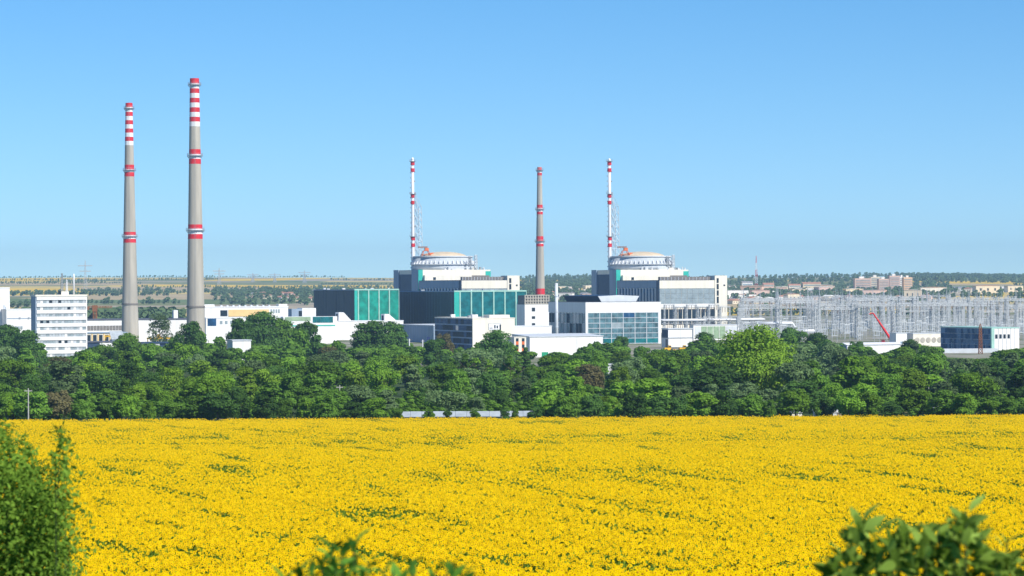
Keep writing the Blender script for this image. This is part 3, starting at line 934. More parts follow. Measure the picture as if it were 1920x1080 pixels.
def vent_stack(px, d, ytop, word, dxl):
    p = P(px, 480, d)
    h0 = 20
    o = empty('vent_stack', (p.x, d, 0), 0, f'thin white vent stack with red bands and lattice stay beside the {word} reactor dome', 'stack')
    z = lambda y: P(px, y, d).z
    r0 = 1.2
    zt = z(ytop + 5)
    MB().lathe([(r0 + .5, 0), (r0 + .3, z(480)), (r0, z(400)), (r0 - .1, zt)], 24).build('shaft', 'white_paint', o, True)
    MB().lathe([(r0 * math.cos(t), zt + 2.2 * math.sin(t)) for t in [i * math.pi / 12 for i in range(6)]] + [(.1, zt + 2.2)], 24).build('cap', 'white_paint', o, True)
    for ya in (303, 364, 444):
        for k in (0, 1):
            y0 = ya + k * 12.5; y1 = y0 + 6.5
            MB().lathe([(r0, z(y1)), (r0 + .45, z(y1)), (r0 + .45, z(y0)), (r0, z(y0))], 48).build('painted_band', 'red_paint', o)
        g = MB().lathe([(r0, z(ya) - .3), (r0 + 1.5, z(ya) + .1), (r0 + 1.5, z(ya) + .3), (r0, z(ya) + .3)], 20).build('platform', 'steel_grey', o)
        rl = MB()
        for k in range(12):
            t = 2 * math.pi * k / 12; t2 = 2 * math.pi * (k + 1) / 12; q = r0 + 1.4
            rl.bar((math.cos(t) * q, math.sin(t) * q, z(ya) + .3), (math.cos(t) * q, math.sin(t) * q, z(ya) + 1.5), .07, 3)
            rl.bar((math.cos(t) * q, math.sin(t) * q, z(ya) + 1.5), (math.cos(t2) * q, math.sin(t2) * q, z(ya) + 1.5), .07, 3)
        rl.build('railing', 'steel_grey', g)
    ld = MB()
    for k in range(26): ld.box(-r0 - .9, -r0 - .2, -.4, .4, 30 + k * 4.0, 30 + k * 4.0 + .9)
    ld.build('ladder_cage', 'steel_grey', o)
    for k, y in enumerate((322, 340, 405, 425)):
        MB().box(r0 - .1, r0 + .8, -.5, .5, z(y) - .5, z(y) + .5).build('instrument_box', 'steel_grey', o)
    # lattice stay: three-legged frame next to the shaft
    s = MB(); zl = z(388); zb = 20
    legs0 = [Vector((2.2, -1.5, zb)), Vector((8.2, -1.5, zb)), Vector((5.2, 3.5, zb))]
    legs1 = [Vector((1.6, -1.2, zl + 12)), Vector((7.0, -1.2, zl)), Vector((4.6, 2.6, zl))]
    for q0, q1 in zip(legs0, legs1): s.bar(q0, q1, .2, 4)
    nb = 14
    for k in range(nb):
        for i in range(3):
            j = (i + 1) % 3
            pa = legs0[i].lerp(legs1[i], k / nb); pb = legs0[j].lerp(legs1[j], (k + 1) / nb); pc = legs0[i].lerp(legs1[i], (k + 1) / nb)
            s.bar(pa, pb, .15, 3); s.bar(pc, pb, .13, 3)
    s.build('lattice_stay', 'pale_grey', o)


vent_stack(1143.5, 2262, 297, 'right', 0)
vent_stack(774.5, 2275, 295, 'left', 0)


# --- right of the glass hall: containers, loaders, pipe bridge
def right_bits():
    B = Bld('container_stack', 'two storey white site cabins right of the gridded glass hall', 'cabin', 1253, 1600, 1240, 1298)
    H = B.z(617)
    for k, (z0, z1) in enumerate(((B.z(651), B.z(634)), (B.z(633), H))):
        for i in range(2):
            B.box('module', 'white_wall', i * B.a / 2 + .05, (i + 1) * B.a / 2 - .05, k * .3, B.b, max(0, z0), z1)
    B.box('floor_slab', 'steel_grey', -.2, B.a + .2, -.3, B.b, B.z(634), B.z(633))
    B.box('roof', 'pale_grey', -.2, B.a + .2, -.2, B.b, H, H + .4)
    B.left('painted_shade', 'slate_blue', .5, B.b - .5, B.z(633), H - .4, .1)  # shade on the white cabins' left side, painted as a dark blue sheet
    B.left('door', 'concrete_dark', 1, B.b * .4, 0.1, B.z(636), .15)
    for px, lab in ((1254, 'left'), (1282, 'right')):
        p = P(px, 650, 1520)
        o = empty('wheel_loader', (p.x, 1520, 0), .3, f'yellow wheel loader behind the trees below the site cabins, the {lab} one', 'loader', 'yellow loaders')
        MB().prism([(-2.8, .9), (.8, .9), (.8, 2.0), (-2.6, 2.4)], -1.1, 1.1).build('body', 'yellow_paint', o)
        MB().prism([(-.4, 2.0), (1.2, 2.0), (1.0, 3.5), (-.3, 3.5)], -.85, .85).build('cab', 'yellow_paint', o)
        MB().box(-.25, 1.02, -.88, .88, 2.3, 3.2).build('cab_window', 'glass_dark', o)
        MB().prism([(.8, 1.2), (3.2, .5), (3.3, .9), (.9, 1.8)], -.6, .6).build('arm', 'yellow_paint', o)
        MB().prism([(3.1, .2), (4.3, .1), (4.2, .4), (3.5, 1.4), (3.1, 1.4)], -1.4, 1.4).build('bucket', 'yellow_paint', o)
        for x in (-1.8, 1.2):
            for y in (-1.15, 1.15):
                wv = MB().lathe([(.35, -.25), (.8, -.25), (.8, .25), (.35, .25)], 18).build('wheel', 'rubber', o)
                wv.rotation_euler = (math.pi / 2, 0, 0); wv.location = (x, y, .8)
    # pipe bridge
    p = P(1240, 601, 1860); q = P(1432, 601, 1900)
    L = math.hypot(q.x - p.x, q.y - p.y); rz = math.atan2(q.y - p.y, q.x - p.x)
    o = empty('pipe_bridge', (p.x, p.y, 0), rz, 'long white pipe bridge on trestles in front of the right generator hall', 'pipe bridge')
    zt = p.z
    for k, y in enumerate((-1.2, 0, 1.2)): MB().bar((0, y, zt + .2 * k), (L, y, zt + .2 * k), .55, 10).build('pipe', 'white_paint', o, True)
    MB().beam(0, L, zt - 1.4, 1.5, 40, .12).build('truss', 'galvanised', o)
    for k in range(10):
        x = 2 + k * (L - 4) / 9
        MB().bar((x, -1.6, 0), (x, -1.2, zt - .6), .2, 4).bar((x, 1.6, 0), (x, 1.2, zt - .6), .2, 4).bar((x, -1.6, 1), (x, 1.2, zt - 1), .12, 3).build('trestle', 'galvanised', o)
    p = P(1398, 628, 1800)
    o = empty('pipe_bridge', (p.x, p.y, 0), .05, 'white pipeline with raised square loop left of the switchyard gantries', 'pipe bridge')
    for k in range(2):
        y = k * 1.6; zt = 11 + k * .6
        MB().path([(-4, y, zt - 5), (8, y, zt - 5), (8, y, zt), (30, y, zt), (33, y, zt - 5), (44, y, zt - 5)], [.5] * 6, 8).build('pipe', 'white_paint', o, True)
    for x in (-3, 6, 14, 22, 30, 40): MB().bar((x, 0, 0), (x, 0, 6), .2, 4).bar((x, 1.6, 0), (x, 1.6, 6), .2, 4).bar((x, 0, 6), (x, 1.6, 6), .15, 4).build('trestle', 'galvanised', o)
    # low white wall panels by the switchyard
    B = Bld('transformer_house', 'white transformer house with pale green bays under the pipe bridge', 'building', 1300, 1830, 1290, 1385)
    H = B.z(610)
    B.box('wall', 'white_wall', 0, B.a, 0, 6, 0, H)
    for k in range(7): B.front('bay', 'graffiti_green' if k in (1, 2, 3, 4) else 'pale_grey', 1 + k * (B.a - 2) / 7 + .2, 1 + (k + 1) * (B.a - 2) / 7 - .2, 1, H - .8, .15)
    B.box('roof', 'pale_grey', -.2, B.a + .2, -.3, 6.2, H, H + .4)
    # steelwork under the generator hall
    for i in range(6):
        px = 1246 + i * 21; d = 1990
        p = P(px, 600, d)
        o = empty('steel_portal', (p.x, d, 0), TH, f'galvanised steel portal under the right generator hall, {nth(i + 1)} from the left', 'gantry', 'portals under the generator hall')
        h = P(px, 571 + (i % 2) * 4, d).z
        for x in (0, 7): MB().lattice(h, 1.0, .8, 7, .13, x).build('column', 'galvanised', o)
        MB().beam(0, 7, h, .9, 5, .12).build('beam', 'galvanised', o)
        for x in (1.5, 3.5, 5.5): MB().bar((x, 0, h - .4), (x, 0, h - 4), .18, 5).build('insulator', 'insulator', o)
        MB().box(1.2, 5.8, -1.5, 1.5, 0, 5.5).build('transformer', 'steel_grey', o)
        for x in (2, 3.5, 5): MB().bar((x, 0, 5.5), (x, 0, 9.5), .25, 5, .12).build('bushing', 'insulator', o)
    # blue glazed building at the right
    B = Bld('glass_block', 'blue glazed block with white window wing at the right edge', 'building', 1859, 1490, 1762, 1911)
    H = B.z(616); r = random.Random(12)
    B.box('wall', 'white_wall', .4, B.a, .3, B.b, 0, H)
    B.box('corner_strip', 'mint_trim', 0, 1.6, 0, 1.2, 0, H + .2)
    B.box('parapet', 'mint_trim', .05, B.a + .1, .1, B.b + .1, H, H + .5)
    n = 22; wy = (B.b - 1.6) / n
    for i in range(n):
        for j in range(4):
            B.pan('pane', r.choice(['glass_blue', 'glass_blue', 'glass_sky']) if j % 2 == 0 else r.choice(['glass_sky', 'glass_sky', 'glass_blue']), .2, .42, 1.3 + i * wy + .08, 1.3 + (i + 1) * wy - .08, .5 + j * (H - .7) / 4 + .1, .5 + (j + 1) * (H - .7) / 4 - .08)
        if i % 5 == 2: B.pan('mullion', 'steel_pale', .05, .4, 1.3 + i * wy - .15, 1.3 + i * wy + .15, 0, H * .35)
    n = 6; w = (B.a - 2) / n
    for k in range(n):
        B.pan('wall_panel', 'white_wall', 1.7 + k * w + .08, 1.7 + (k + 1) * w - .08, .12, .31, .2, H - .3)
        if k < 4: B.pan('window', 'glass_dark', 1.7 + k * w + .5, 1.7 + (k + 1) * w - .5, .04, .3, H * .56, H * .74)
        B.pan('rib', 'steel_grey', 1.62 + k * w, 1.7 + k * w + .02, 0.0, .3, 0, H)
    c = P(1859, 600, 1470)
    o = MB().box(-34, 2, -4, 0, 0, 2.2).build('loading_ramp', 'pale_grey'); o.location = (c.x, 1468, 0); o.rotation_euler = (0, 0, .05)
    tag(o, 'pale concrete loading ramp at the foot of the blue glazed block', 'ramp')
    p = P(1838, 600, 1440)
    o = empty('lattice_mast', (p.x, 1440, 0), 0, 'rust brown lattice mast standing before the blue glazed block', 'mast')
    MB().lattice(P(1838, 613, 1440).z, 1.9, 1.2, 9, .11).build('tower', 'rust', o)
    MB().lattice(1.6, 1.2, .5, 2, .08, z0=P(1838, 613, 1440).z).build('tip', 'rust', o)
    # low white sheds
    B = Bld('low_shed', 'long low white shed with a blue end right of centre, behind the trees', 'shed', 1588, 1440, 1582, 1690, b=9)
    H = B.z(647)
    B.box('wall', 'white_wall', 0, B.a, 0, B.b, 0, H)
    B.left('blue_end', 'blue_tarp', .1, B.b - .1, 0, H - .1, .2)
    MB().prism_x([(-.4, H), (B.b / 2, H + 1.1), (B.b + .4, H)], -.3, B.a + .3).build('roof', 'white_paint', B.o)
    B = Bld('tank_house', 'cream low building with round doors left of the blue glazed block', 'building', 1712, 1620, 1705, 1768, b=10)
    H = B.z(626)
    B.box('wall', 'cream_wall', 0, B.a, 0, B.b, 0, H)
    B.box('roof', 'pale_grey', -.2, B.a + .2, -.2, B.b, H, H + .4)
    for k in range(5):
        q = MB().lathe([(1.5, 0), (1.5, .2), (1.1, .25)], 20).build('round_door', 'concrete', B.o); q.rotation_euler = (math.pi / 2, 0, 0); q.location = (2.5 + k * 3.6, -.02, H * .5)
    B = Bld('small_block', 'small plain white block beside the red mobile crane', 'building', 1680, 1610, 1676, 1700, b=8)
    H = B.z(625)
    B.box('wall', 'white_wall', 0, B.a, 0, B.b, 0, H); B.box('roof', 'pale_grey', -.2, B.a + .2, -.2, B.b + .2, H, H + .3)
    B.front('door', 'grey_wall', B.a * .4, B.a * .6, 0, 3)
    # red mobile crane
    d = 1640
    pb = P(1668, 645, d); pt = P(1637, 587, d)
    o = empty('mobile_crane', (pb.x, d, 0), 0, 'red telescopic boom crane working in front of the switchyard', 'crane')
    hi = Vector((pt.x - pb.x, 0, pt.z)); lo = Vector((1.0, 0, 3.2)); dv = hi - lo
    MB().bar(lo, lo + dv * .45, .75, 4).build('boom_base', 'red_machine', o)
    MB().bar(lo + dv * .43, lo + dv * .75, .58, 4).build('boom_middle', 'red_machine', o)
    MB().bar(lo + dv * .73, hi, .42, 4).bar(hi, hi + Vector((-2.2, 0, -.6)), .35, 4).build('boom_tip', 'red_machine', o)
    MB().bar(lo + Vector((-2.5, 0, -.4)), lo + dv * .3, .25, 6).build('boom_ram', 'steel_pale', o)
    MB().prism([(-5, 1.0), (6, 1.0), (6, 2.0), (3, 2.1), (-5, 2.0)], -1.3, 1.3).build('chassis', 'yellow_paint', o)
    MB().prism([(-4.8, 2.0), (-2.8, 2.0), (-2.9, 3.4), (-4.5, 3.4)], -1.2, 1.2).build('cab', 'red_machine', o)
    MB().box(-4.6, -2.95, -1.22, 1.22, 2.5, 3.2).build('cab_window', 'glass_dark', o)
    MB().box(1.5, 4.0, -1.25, 1.25, 2.1, 3.6).build('counterweight', 'dark_cladding', o)
    MB().bar(hi + Vector((-2.2, 0, -.6)), hi + Vector((-2.2, 0, -7)), .1, 4).build('hoist_rope', 'steel_grey', o)
    for x in (-3.8, -2.2, 2.4, 4.2):
        for y in (-1.3, 1.3):
            wv = MB().lathe([(.3, -.2), (.62, -.2), (.62, .2), (.3, .2)], 16).build('wheel', 'rubber', o); wv.rotation_euler = (math.pi / 2, 0, 0); wv.location = (x, y, .62)
    # white building among the trees, left
    B = Bld('garden_house', 'white flat-roofed house half hidden by trees below the service building', 'building', 436, 1290, 425, 470, b=10)
    H = B.z(639)
    B.box('wall', 'white_wall', 0, B.a, 0, B.b, 0, H); B.box('roof', 'pale_grey', -.3, B.a + .3, -.3, B.b + .3, H, H + .4)
    B.front('window', 'glass_pale', B.a * .75, B.a * .93, H * .3, H * .5); B.front('window', 'glass_pale', B.a * .2, B.a * .4, H * .3, H * .5)


right_bits()


# ------------------------------------------------------------------ switchyard
def switchyard():
    thg = math.radians(8)
    u = Vector((math.cos(thg), math.sin(thg), 0)); v = Vector((-math.sin(thg), math.cos(thg), 0))
    HB = 22.0
    col = MB().lattice(HB + 1, 1.8, 1.1, 8, .14); col.bar((0, 0, HB + 1), (0, 0, HB + 7.5), .16, 4, .08)
    colm = col.mesh('column', 'galvanised')
    L = 26.0
    beamm = MB().beam(0, L, HB, 1.3, 13, .15).mesh('beam', 'galvanised')
    strm = MB().bar((0, 0, HB - .6), (0, 0, HB - 3.4), .17, 5).mesh('insulator_string', 'insulator')
    busm = MB().bar((0, 0, 0), (L, 0, -.0), .09, 4).mesh('busbar', 'steel_pale')
    origin = P(1385, 600, 1800); origin.z = 0
    r = random.Random(21)
    for j in range(11):
        row = []
        for i in range(-4, 16):
            p = origin + u * (i * L) + v * (j * 72) + Vector((0, 0, 0)) - u * (j * 9)
            px, _ = proj((p.x, p.y, 10)); px2, _ = proj((p + u * L))
            if px < (1296 if 1 <= j <= 2 else 1372) or px > 1925: continue
            if r.random() < .12: continue
            row.append(p)
        for k, p in enumerate(row):
            o = empty('switchyard_gantry', p + v * r.uniform(-5, 5), thg, f'grey lattice switchyard gantry, {nth(k + 1)} from left in {nth(j + 1)} row from front', 'gantry', 'lattice gantries of the switchyard')
            hs_ = r.choice([.8, .9, 1.0, 1.0, 1.12]) if proj((p.x, p.y, 10))[0] > 1372 else .62; o.scale = (1, 1, hs_)
            inst('column', colm, o); inst('column', colm, o, (L * .97, 0, 0))
            inst('beam', beamm, o)
            for q in (.22, .5, .78): inst('insulator_string', strm, o, (L * q, 0, 0))
            inst('busbar', busm, o, (0, 0, HB - 3.5))
            if r.random() < .6: inst('busbar', busm, o, (0, 0, 9 + r.uniform(-1, 2)))
    # tall lightning masts
    mm = MB().lattice(30, 2.0, .7, 11, .17); mm.bar((0, 0, 30), (0, 0, 37), .15, 4, .06)
    mmesh = mm.mesh('mast', 'galvanised')
    pm = MB().lathe([(.9, 29.3), (.9, 29.6), (.3, 29.7)], 10).mesh('platform', 'steel_grey')
    masts = []
    for k in range(34):
        d = r.uniform(1900, 2500); px = 1385 + 535 * (k + r.random()) / 34
        masts.append((px, d))
    for k, (px, d) in enumerate(masts):
        p = P(px, 600, d)
        o = empty('lightning_mast', (p.x, d, 0), r.random(), f'slim grey lightning mast above the gantries, {nth(k + 1)} from the left', 'mast', 'lightning masts of the switchyard')
        s = r.uniform(.72, .98); o.scale = (1, 1, s)
        inst('mast', mmesh, o); inst('platform', pm, o)
    # disconnector stands
    fm = MB().bar((-1.6, 0, 0), (-1.6, 0, 3), .16, 4).bar((1.6, 0, 0), (1.6, 0, 3), .16, 4).box(-2, 2, -.25, .25, 3, 3.35).mesh('stand', 'galvanised')
    im = MB().bar((0, 0, 3.35), (0, 0, 6.4), .22, 6, .16).mesh('insulator', 'steel_pale')
    hm = MB().bar((-1.8, 0, 6.45), (1.8, 0, 6.45), .11, 4).mesh('contact_arm', 'steel_pale')
    n = 0
    for j in range(12):
        kk = 0
        for i in range(22):
            px = 1390 + i * 25 + r.uniform(-6, 6) + (j % 2) * 12; d = 1765 + j * 40 + r.uniform(-8, 8)
            if px > 1925 or r.random() < .22: continue
            kk += 1
            p = P(px, 600, d)
            o = empty('disconnector', (p.x, d, 0), thg, f'pale disconnector stand with posts, {nth(kk)} from left in {nth(j + 1)} low row', 'disconnector', 'disconnector stands of the switchyard')
            s = r.uniform(1.0, 1.7); o.scale = (1, 1, s)
            inst('stand', fm, o)
            for x in (-1.6, 0, 1.6): inst('insulator', im, o, (x, 0, 0))
            inst('contact_arm', hm, o)


switchyard()


# ------------------------------------------------------------------ far landscape: town, masts, woods
def town():
    r = random.Random(33)
    # apartment blocks
    blocks = [(1603, 1634, 522, 'brick_pink', 4700), (1633, 1652, 519, 'house_cream', 4760), (1648, 1667, 523, 'brick_pink', 4680), (1668, 1688, 517, 'brick_pink', 4720),
              (1687, 1697, 519, 'house_white', 4740), (1695, 1711, 520, 'block_orange', 4650)]
    for k, (x0, x1, yt, m, d) in enumerate(blocks):
        p = P(x0, 545, d); zg = G(p.x, d); w = P(x1, 545, d).x - p.x; H = P(x0, yt, d).z - zg
        name = {'brick_pink': 'pink brick', 'house_cream': 'cream', 'house_white': 'white', 'block_orange': 'orange'}[m]
        o = empty('apartment_block', (p.x, d, zg - 1), .1, f'{name} far apartment block on the skyline, {nth(k + 1)} from the left', 'building', 'apartment blocks of the far town')
        MB().box(0, w, 0, 14, 0, H + 1).build('wall', m, o)
        MB().box(w * .3, w * .6, 3, 9, H + 1, H + 4).build('roof_house', 'house_white', o)
        n = 8
        for q in range(n):
            MB().box(w * .06, w * .94, -.4, .05, 3 + q * (H - 3) / n, 3 + q * (H - 3) / n + (H - 3) / n * .42).build('window_row', 'glass_pale' if q % 2 else 'roof_grey', o)
    hm = MB().box(-.5, .5, -.5, .5, 0, 1).mesh('wall', 'house_white')
    gm = MB().prism([(-.55, 0), (.55, 0), (0, .45)], -.55, .55).mesh('roof', 'roof_red')
    wm_ = MB().box(-.06, .06, -.03, .03, 0, .3).mesh('window', 'glass_dark')
    spots = []
    for _ in range(95): spots.append((r.uniform(1366, 1606), r.uniform(3700, 5300)))
    for _ in range(22): spots.append((r.uniform(1560, 1760), r.uniform(3800, 4400)))
    for _ in range(9): spots.append((r.uniform(1770, 1915), r.uniform(4300, 4900)))
    for _ in range(12): spots.append((r.uniform(1030, 1112), r.uniform(4000, 5200)))
    for _ in range(24): spots.append((r.uniform(430, 600), r.uniform(4000, 5600)))
    spots.sort()
    for k, (px, d) in enumerate(spots):
        p = P(px, 550, d); zg = G(p.x, d)
        left = px < 700
        m = r.choice(['house_white', 'house_cream', 'house_cream', 'brick_pink']); rm = r.choice(['roof_red', 'roof_grey', 'house_white'] if not left else ['roof_red', 'roof_red', 'roof_grey'])
        big = r.random() < .2 and not left
        w = r.uniform(22, 42) if big else r.uniform(9, 16); dp = r.uniform(9, 13); h = r.uniform(9, 15) if big else r.uniform(4, 7)
        tone = {'house_white': 'white', 'house_cream': 'cream', 'brick_pink': 'pinkish'}[m]
        rt = {'roof_red': 'red', 'roof_grey': 'grey', 'house_white': 'pale'}[rm]
        o = empty('far_house', (p.x, d, zg - .5), r.uniform(-.5, .7), f'{tone} far house with {rt} roof, {nth(k + 1)} from the left among the distant houses', 'house', 'houses of the far town')
        inst('wall', hm, o, (0, 0, 0), (w, dp, h), mat=M[m])
        inst('roof', gm, o, (0, 0, h), (w, dp, 1.5 if big else 5), mat=M[rm])
        for q in (-.3, 0, .3): inst('window', wm_, o, (w * q, -dp / 2, h * .4), (w * .6, 1.5, h))
    # larger pale buildings in the town
    for k, (x0, x1, yt, yb, m) in enumerate(((1506, 1540, 532, 545, 'house_cream'), (1392, 1412, 530, 541, 'house_white'), (1432, 1452, 533, 545, 'brick_pink'), (1786, 1812, 540, 551, 'house_white'), (1480, 1502, 535, 546, 'house_white'))):
        d = 4850; p = P(x0, yb, d); q = P(x1, yb, d); zg = G(p.x, d); H = P(x0, yt, d).z - zg
        o = empty('town_block', (p.x, d, zg - .5), .1, f'long pale block rising from the distant town, {("fourth", "first", "second", "fifth", "third")[k]} from left', 'building', 'long blocks of the far town')
        w = q.x - p.x
        MB().box(0, w, 0, 14, 0, H + .5).build('wall', m, o)
        MB().prism_x([(-.5, H + .5), (14.5, H + .5), (7, H + 3)], -.5, w + .5).build('roof', 'roof_grey' if k % 2 else 'roof_red', o)
        for q_ in range(3): MB().box(w * .05, w * .95, -.3, .05, 2 + q_ * H / 3, 2 + q_ * H / 3 + H * .14).build('window_row', 'glass_pale', o)
    # radio mast
    d = 5200; p = P(1418, 525, d); zg = G(p.x, d); h = P(1418, 480, d).z - zg
    o = empty('radio_mast', (p.x, d, zg), 0, 'thin red and white radio mast on the skyline above the town', 'mast')
    for k in range(5):
        t0, t1 = k / 5, (k + 1) / 5
        MB().lattice(h / 5, 6 * (1 - t0 * .85), 6 * (1 - t1 * .85), 3, .17, z0=h * t0).build('mast_section', 'red_paint' if k % 2 == 0 else 'white_paint', o)
    # pylons
    for k, (px, yt, d, w) in enumerate(((160, 489, 5600, 'above the white office slab'), (411, 503, 6300, 'right of the tallest chimney'), (474, 512, 6900, 'right of the tallest chimney'), (571, 507, 6600, 'left of the dark ribbed hall'), (515, 512, 6800, 'between the service building and the ribbed hall'))):
        p = P(px, 520, d); zg = G(p.x, d); h = P(px, yt, d).z - zg
        o = empty('power_pylon', (p.x, d, zg), .2, f'faint {nth(k + 1) if k else "tallest"} far power pylon on the hills {w}', 'pylon', 'far pylons on the hills')
        t = MB().lattice(h * .6, 8, 2.5, 6, .26); t.lattice(h * .4, 2.5, 1.2, 5, .24, z0=h * .6)
        t.build('tower', 'steel_far', o)
        for zz, L in ((.66, 11), (.84, 14)): MB().beam(-L, L, h * zz, 1.4, 8, .3).build('cross_arm', 'steel_far', o)


town()


def leaf_arrays(cen, nrm, size, aspect=1.0, rng=RNG):
    """one bent diamond leaf per centre -> vertices (n,4,3)"""
    n = len(cen)
    nrm = nrm / (np.linalg.norm(nrm, axis=1, keepdims=True) + 1e-9)
    t = rng.normal(size=(n, 3)); t -= nrm * (t * nrm).sum(1, keepdims=True); t /= (np.linalg.norm(t, axis=1, keepdims=True) + 1e-9)
    b = np.cross(nrm, t)
    s = size.reshape(-1, 1)
    return np.stack([cen - t * s, cen - b * s * aspect + nrm * s * .15, cen + t * s, cen + b * s * aspect + nrm * s * .15], axis=1)


def quads_mesh(name, q, matname):
    """q: (n,4,3) -> mesh"""
    n = len(q)
    m = bpy.data.meshes.new(name)
    m.vertices.add(n * 4); m.vertices.foreach_set('co', q.astype(np.float32).ravel())
    m.loops.add(n * 4); m.loops.foreach_set('vertex_index', np.arange(n * 4, dtype=np.int32))
    m.polygons.add(n); m.polygons.foreach_set('loop_start', np.arange(0, n * 4, 4, dtype=np.int32))
    m.polygons.foreach_set('loop_total', np.full(n, 4, dtype=np.int32))
    m.materials.append(M[matname]); m.update(); m.validate()
    return m


def dirs(n, rng):
    d = rng.normal(size=(n, 3)); return d / np.linalg.norm(d, axis=1, keepdims=True)


def crown_quads(seed, H=10.0, Rx=4.2, base=0.8, nb=18, nl=5200, leaf=.36, kind='round'):
    rng = np.random.default_rng(seed)
    cs = []; rs = []
    for k in range(nb):
        if kind == 'poplar':
            t = (k + .5) / nb; z = base + (H - base) * t; w = Rx * (math.sin(math.pi * min(1, t * .9 + .1)) ** .7) * .6
            a = rng.uniform(0, 6.28); cs.append((math.cos(a) * w * .5, math.sin(a) * w * .5, z)); rs.append(Rx * .55 * (1 - t * .55)); continue
        t = rng.uniform(.12, .93) if k else .9
        if kind == 'umbrella': t = rng.uniform(.5, .92) if k % 4 else rng.uniform(.15, .5)
        z = base + (H - base) * t
        prof = math.sin(math.pi * (t * .80 + .14)) ** .7
        if kind == 'umbrella': prof = 1.1 if t > .5 else .55
        if kind == 'tall': prof *= .8
        a = rng.uniform(0, 6.28); q = rng.uniform(.35, .78)
        cs.append((math.cos(a) * Rx * prof * q, math.sin(a) * Rx * prof * q, z)); rs.append(Rx * rng.uniform(.26, .46) * (0.75 + .35 * prof))
    cs = np.array(cs); rs = np.array(rs)
    w = rs ** 2; idx = rng.choice(nb, nl, p=w / w.sum())
    d = dirs(nl, rng); d[:, 2] = np.where(rng.random(nl) < .6, np.abs(d[:, 2]), d[:, 2])
    rad = rng.uniform(.55, 1.12, nl) ** .6
    # lumps on every clump so that its outline is ragged
    lump = 1 + .16 * np.sin(d[:, 0] * 7 + idx) * np.sin(d[:, 1] * 6 + idx * 2.1) + .10 * np.sin(d[:, 2] * 9 + idx)
    cen = cs[idx] + d * (rs[idx] * rad * lump)[:, None] * np.array([1, 1, .85])
    keep = cen[:, 2] > .15
    nr = d + dirs(nl, rng) * .75 + np.array([0, 0, .25])
    size = leaf * rng.uniform(.55, 1.25, nl)
    q = leaf_arrays(cen, nr, size, .7, rng)
    return q[keep]


def trunk_mesh(seed, H=10.0, kind='round'):
    r = random.Random(seed); mb = MB()
    h = H * .62
    pts = [Vector((0, 0, -.4)), Vector((r.uniform(-.1, .1), r.uniform(-.1, .1), h * .35)), Vector((r.uniform(-.3, .3), r.uniform(-.3, .3), h * .7)), Vector((r.uniform(-.5, .5), r.uniform(-.5, .5), h))]
    mb.path(pts, [.26, .2, .14, .06], 7)
    for k in range(6):
        t = r.uniform(.25, .9); b = pts[1].lerp(pts[3], t); a = k * 1.05 + r.uniform(-.3, .3); L = H * r.uniform(.16, .27)
        mid = b + Vector((math.cos(a) * L * .5, math.sin(a) * L * .5, L * .35)); e = b + Vector((math.cos(a) * L, math.sin(a) * L, L * .9))
        mb.path([b, mid, e], [.1, .07, .03], 5)
    return mb.mesh('trunk', 'bark', True)


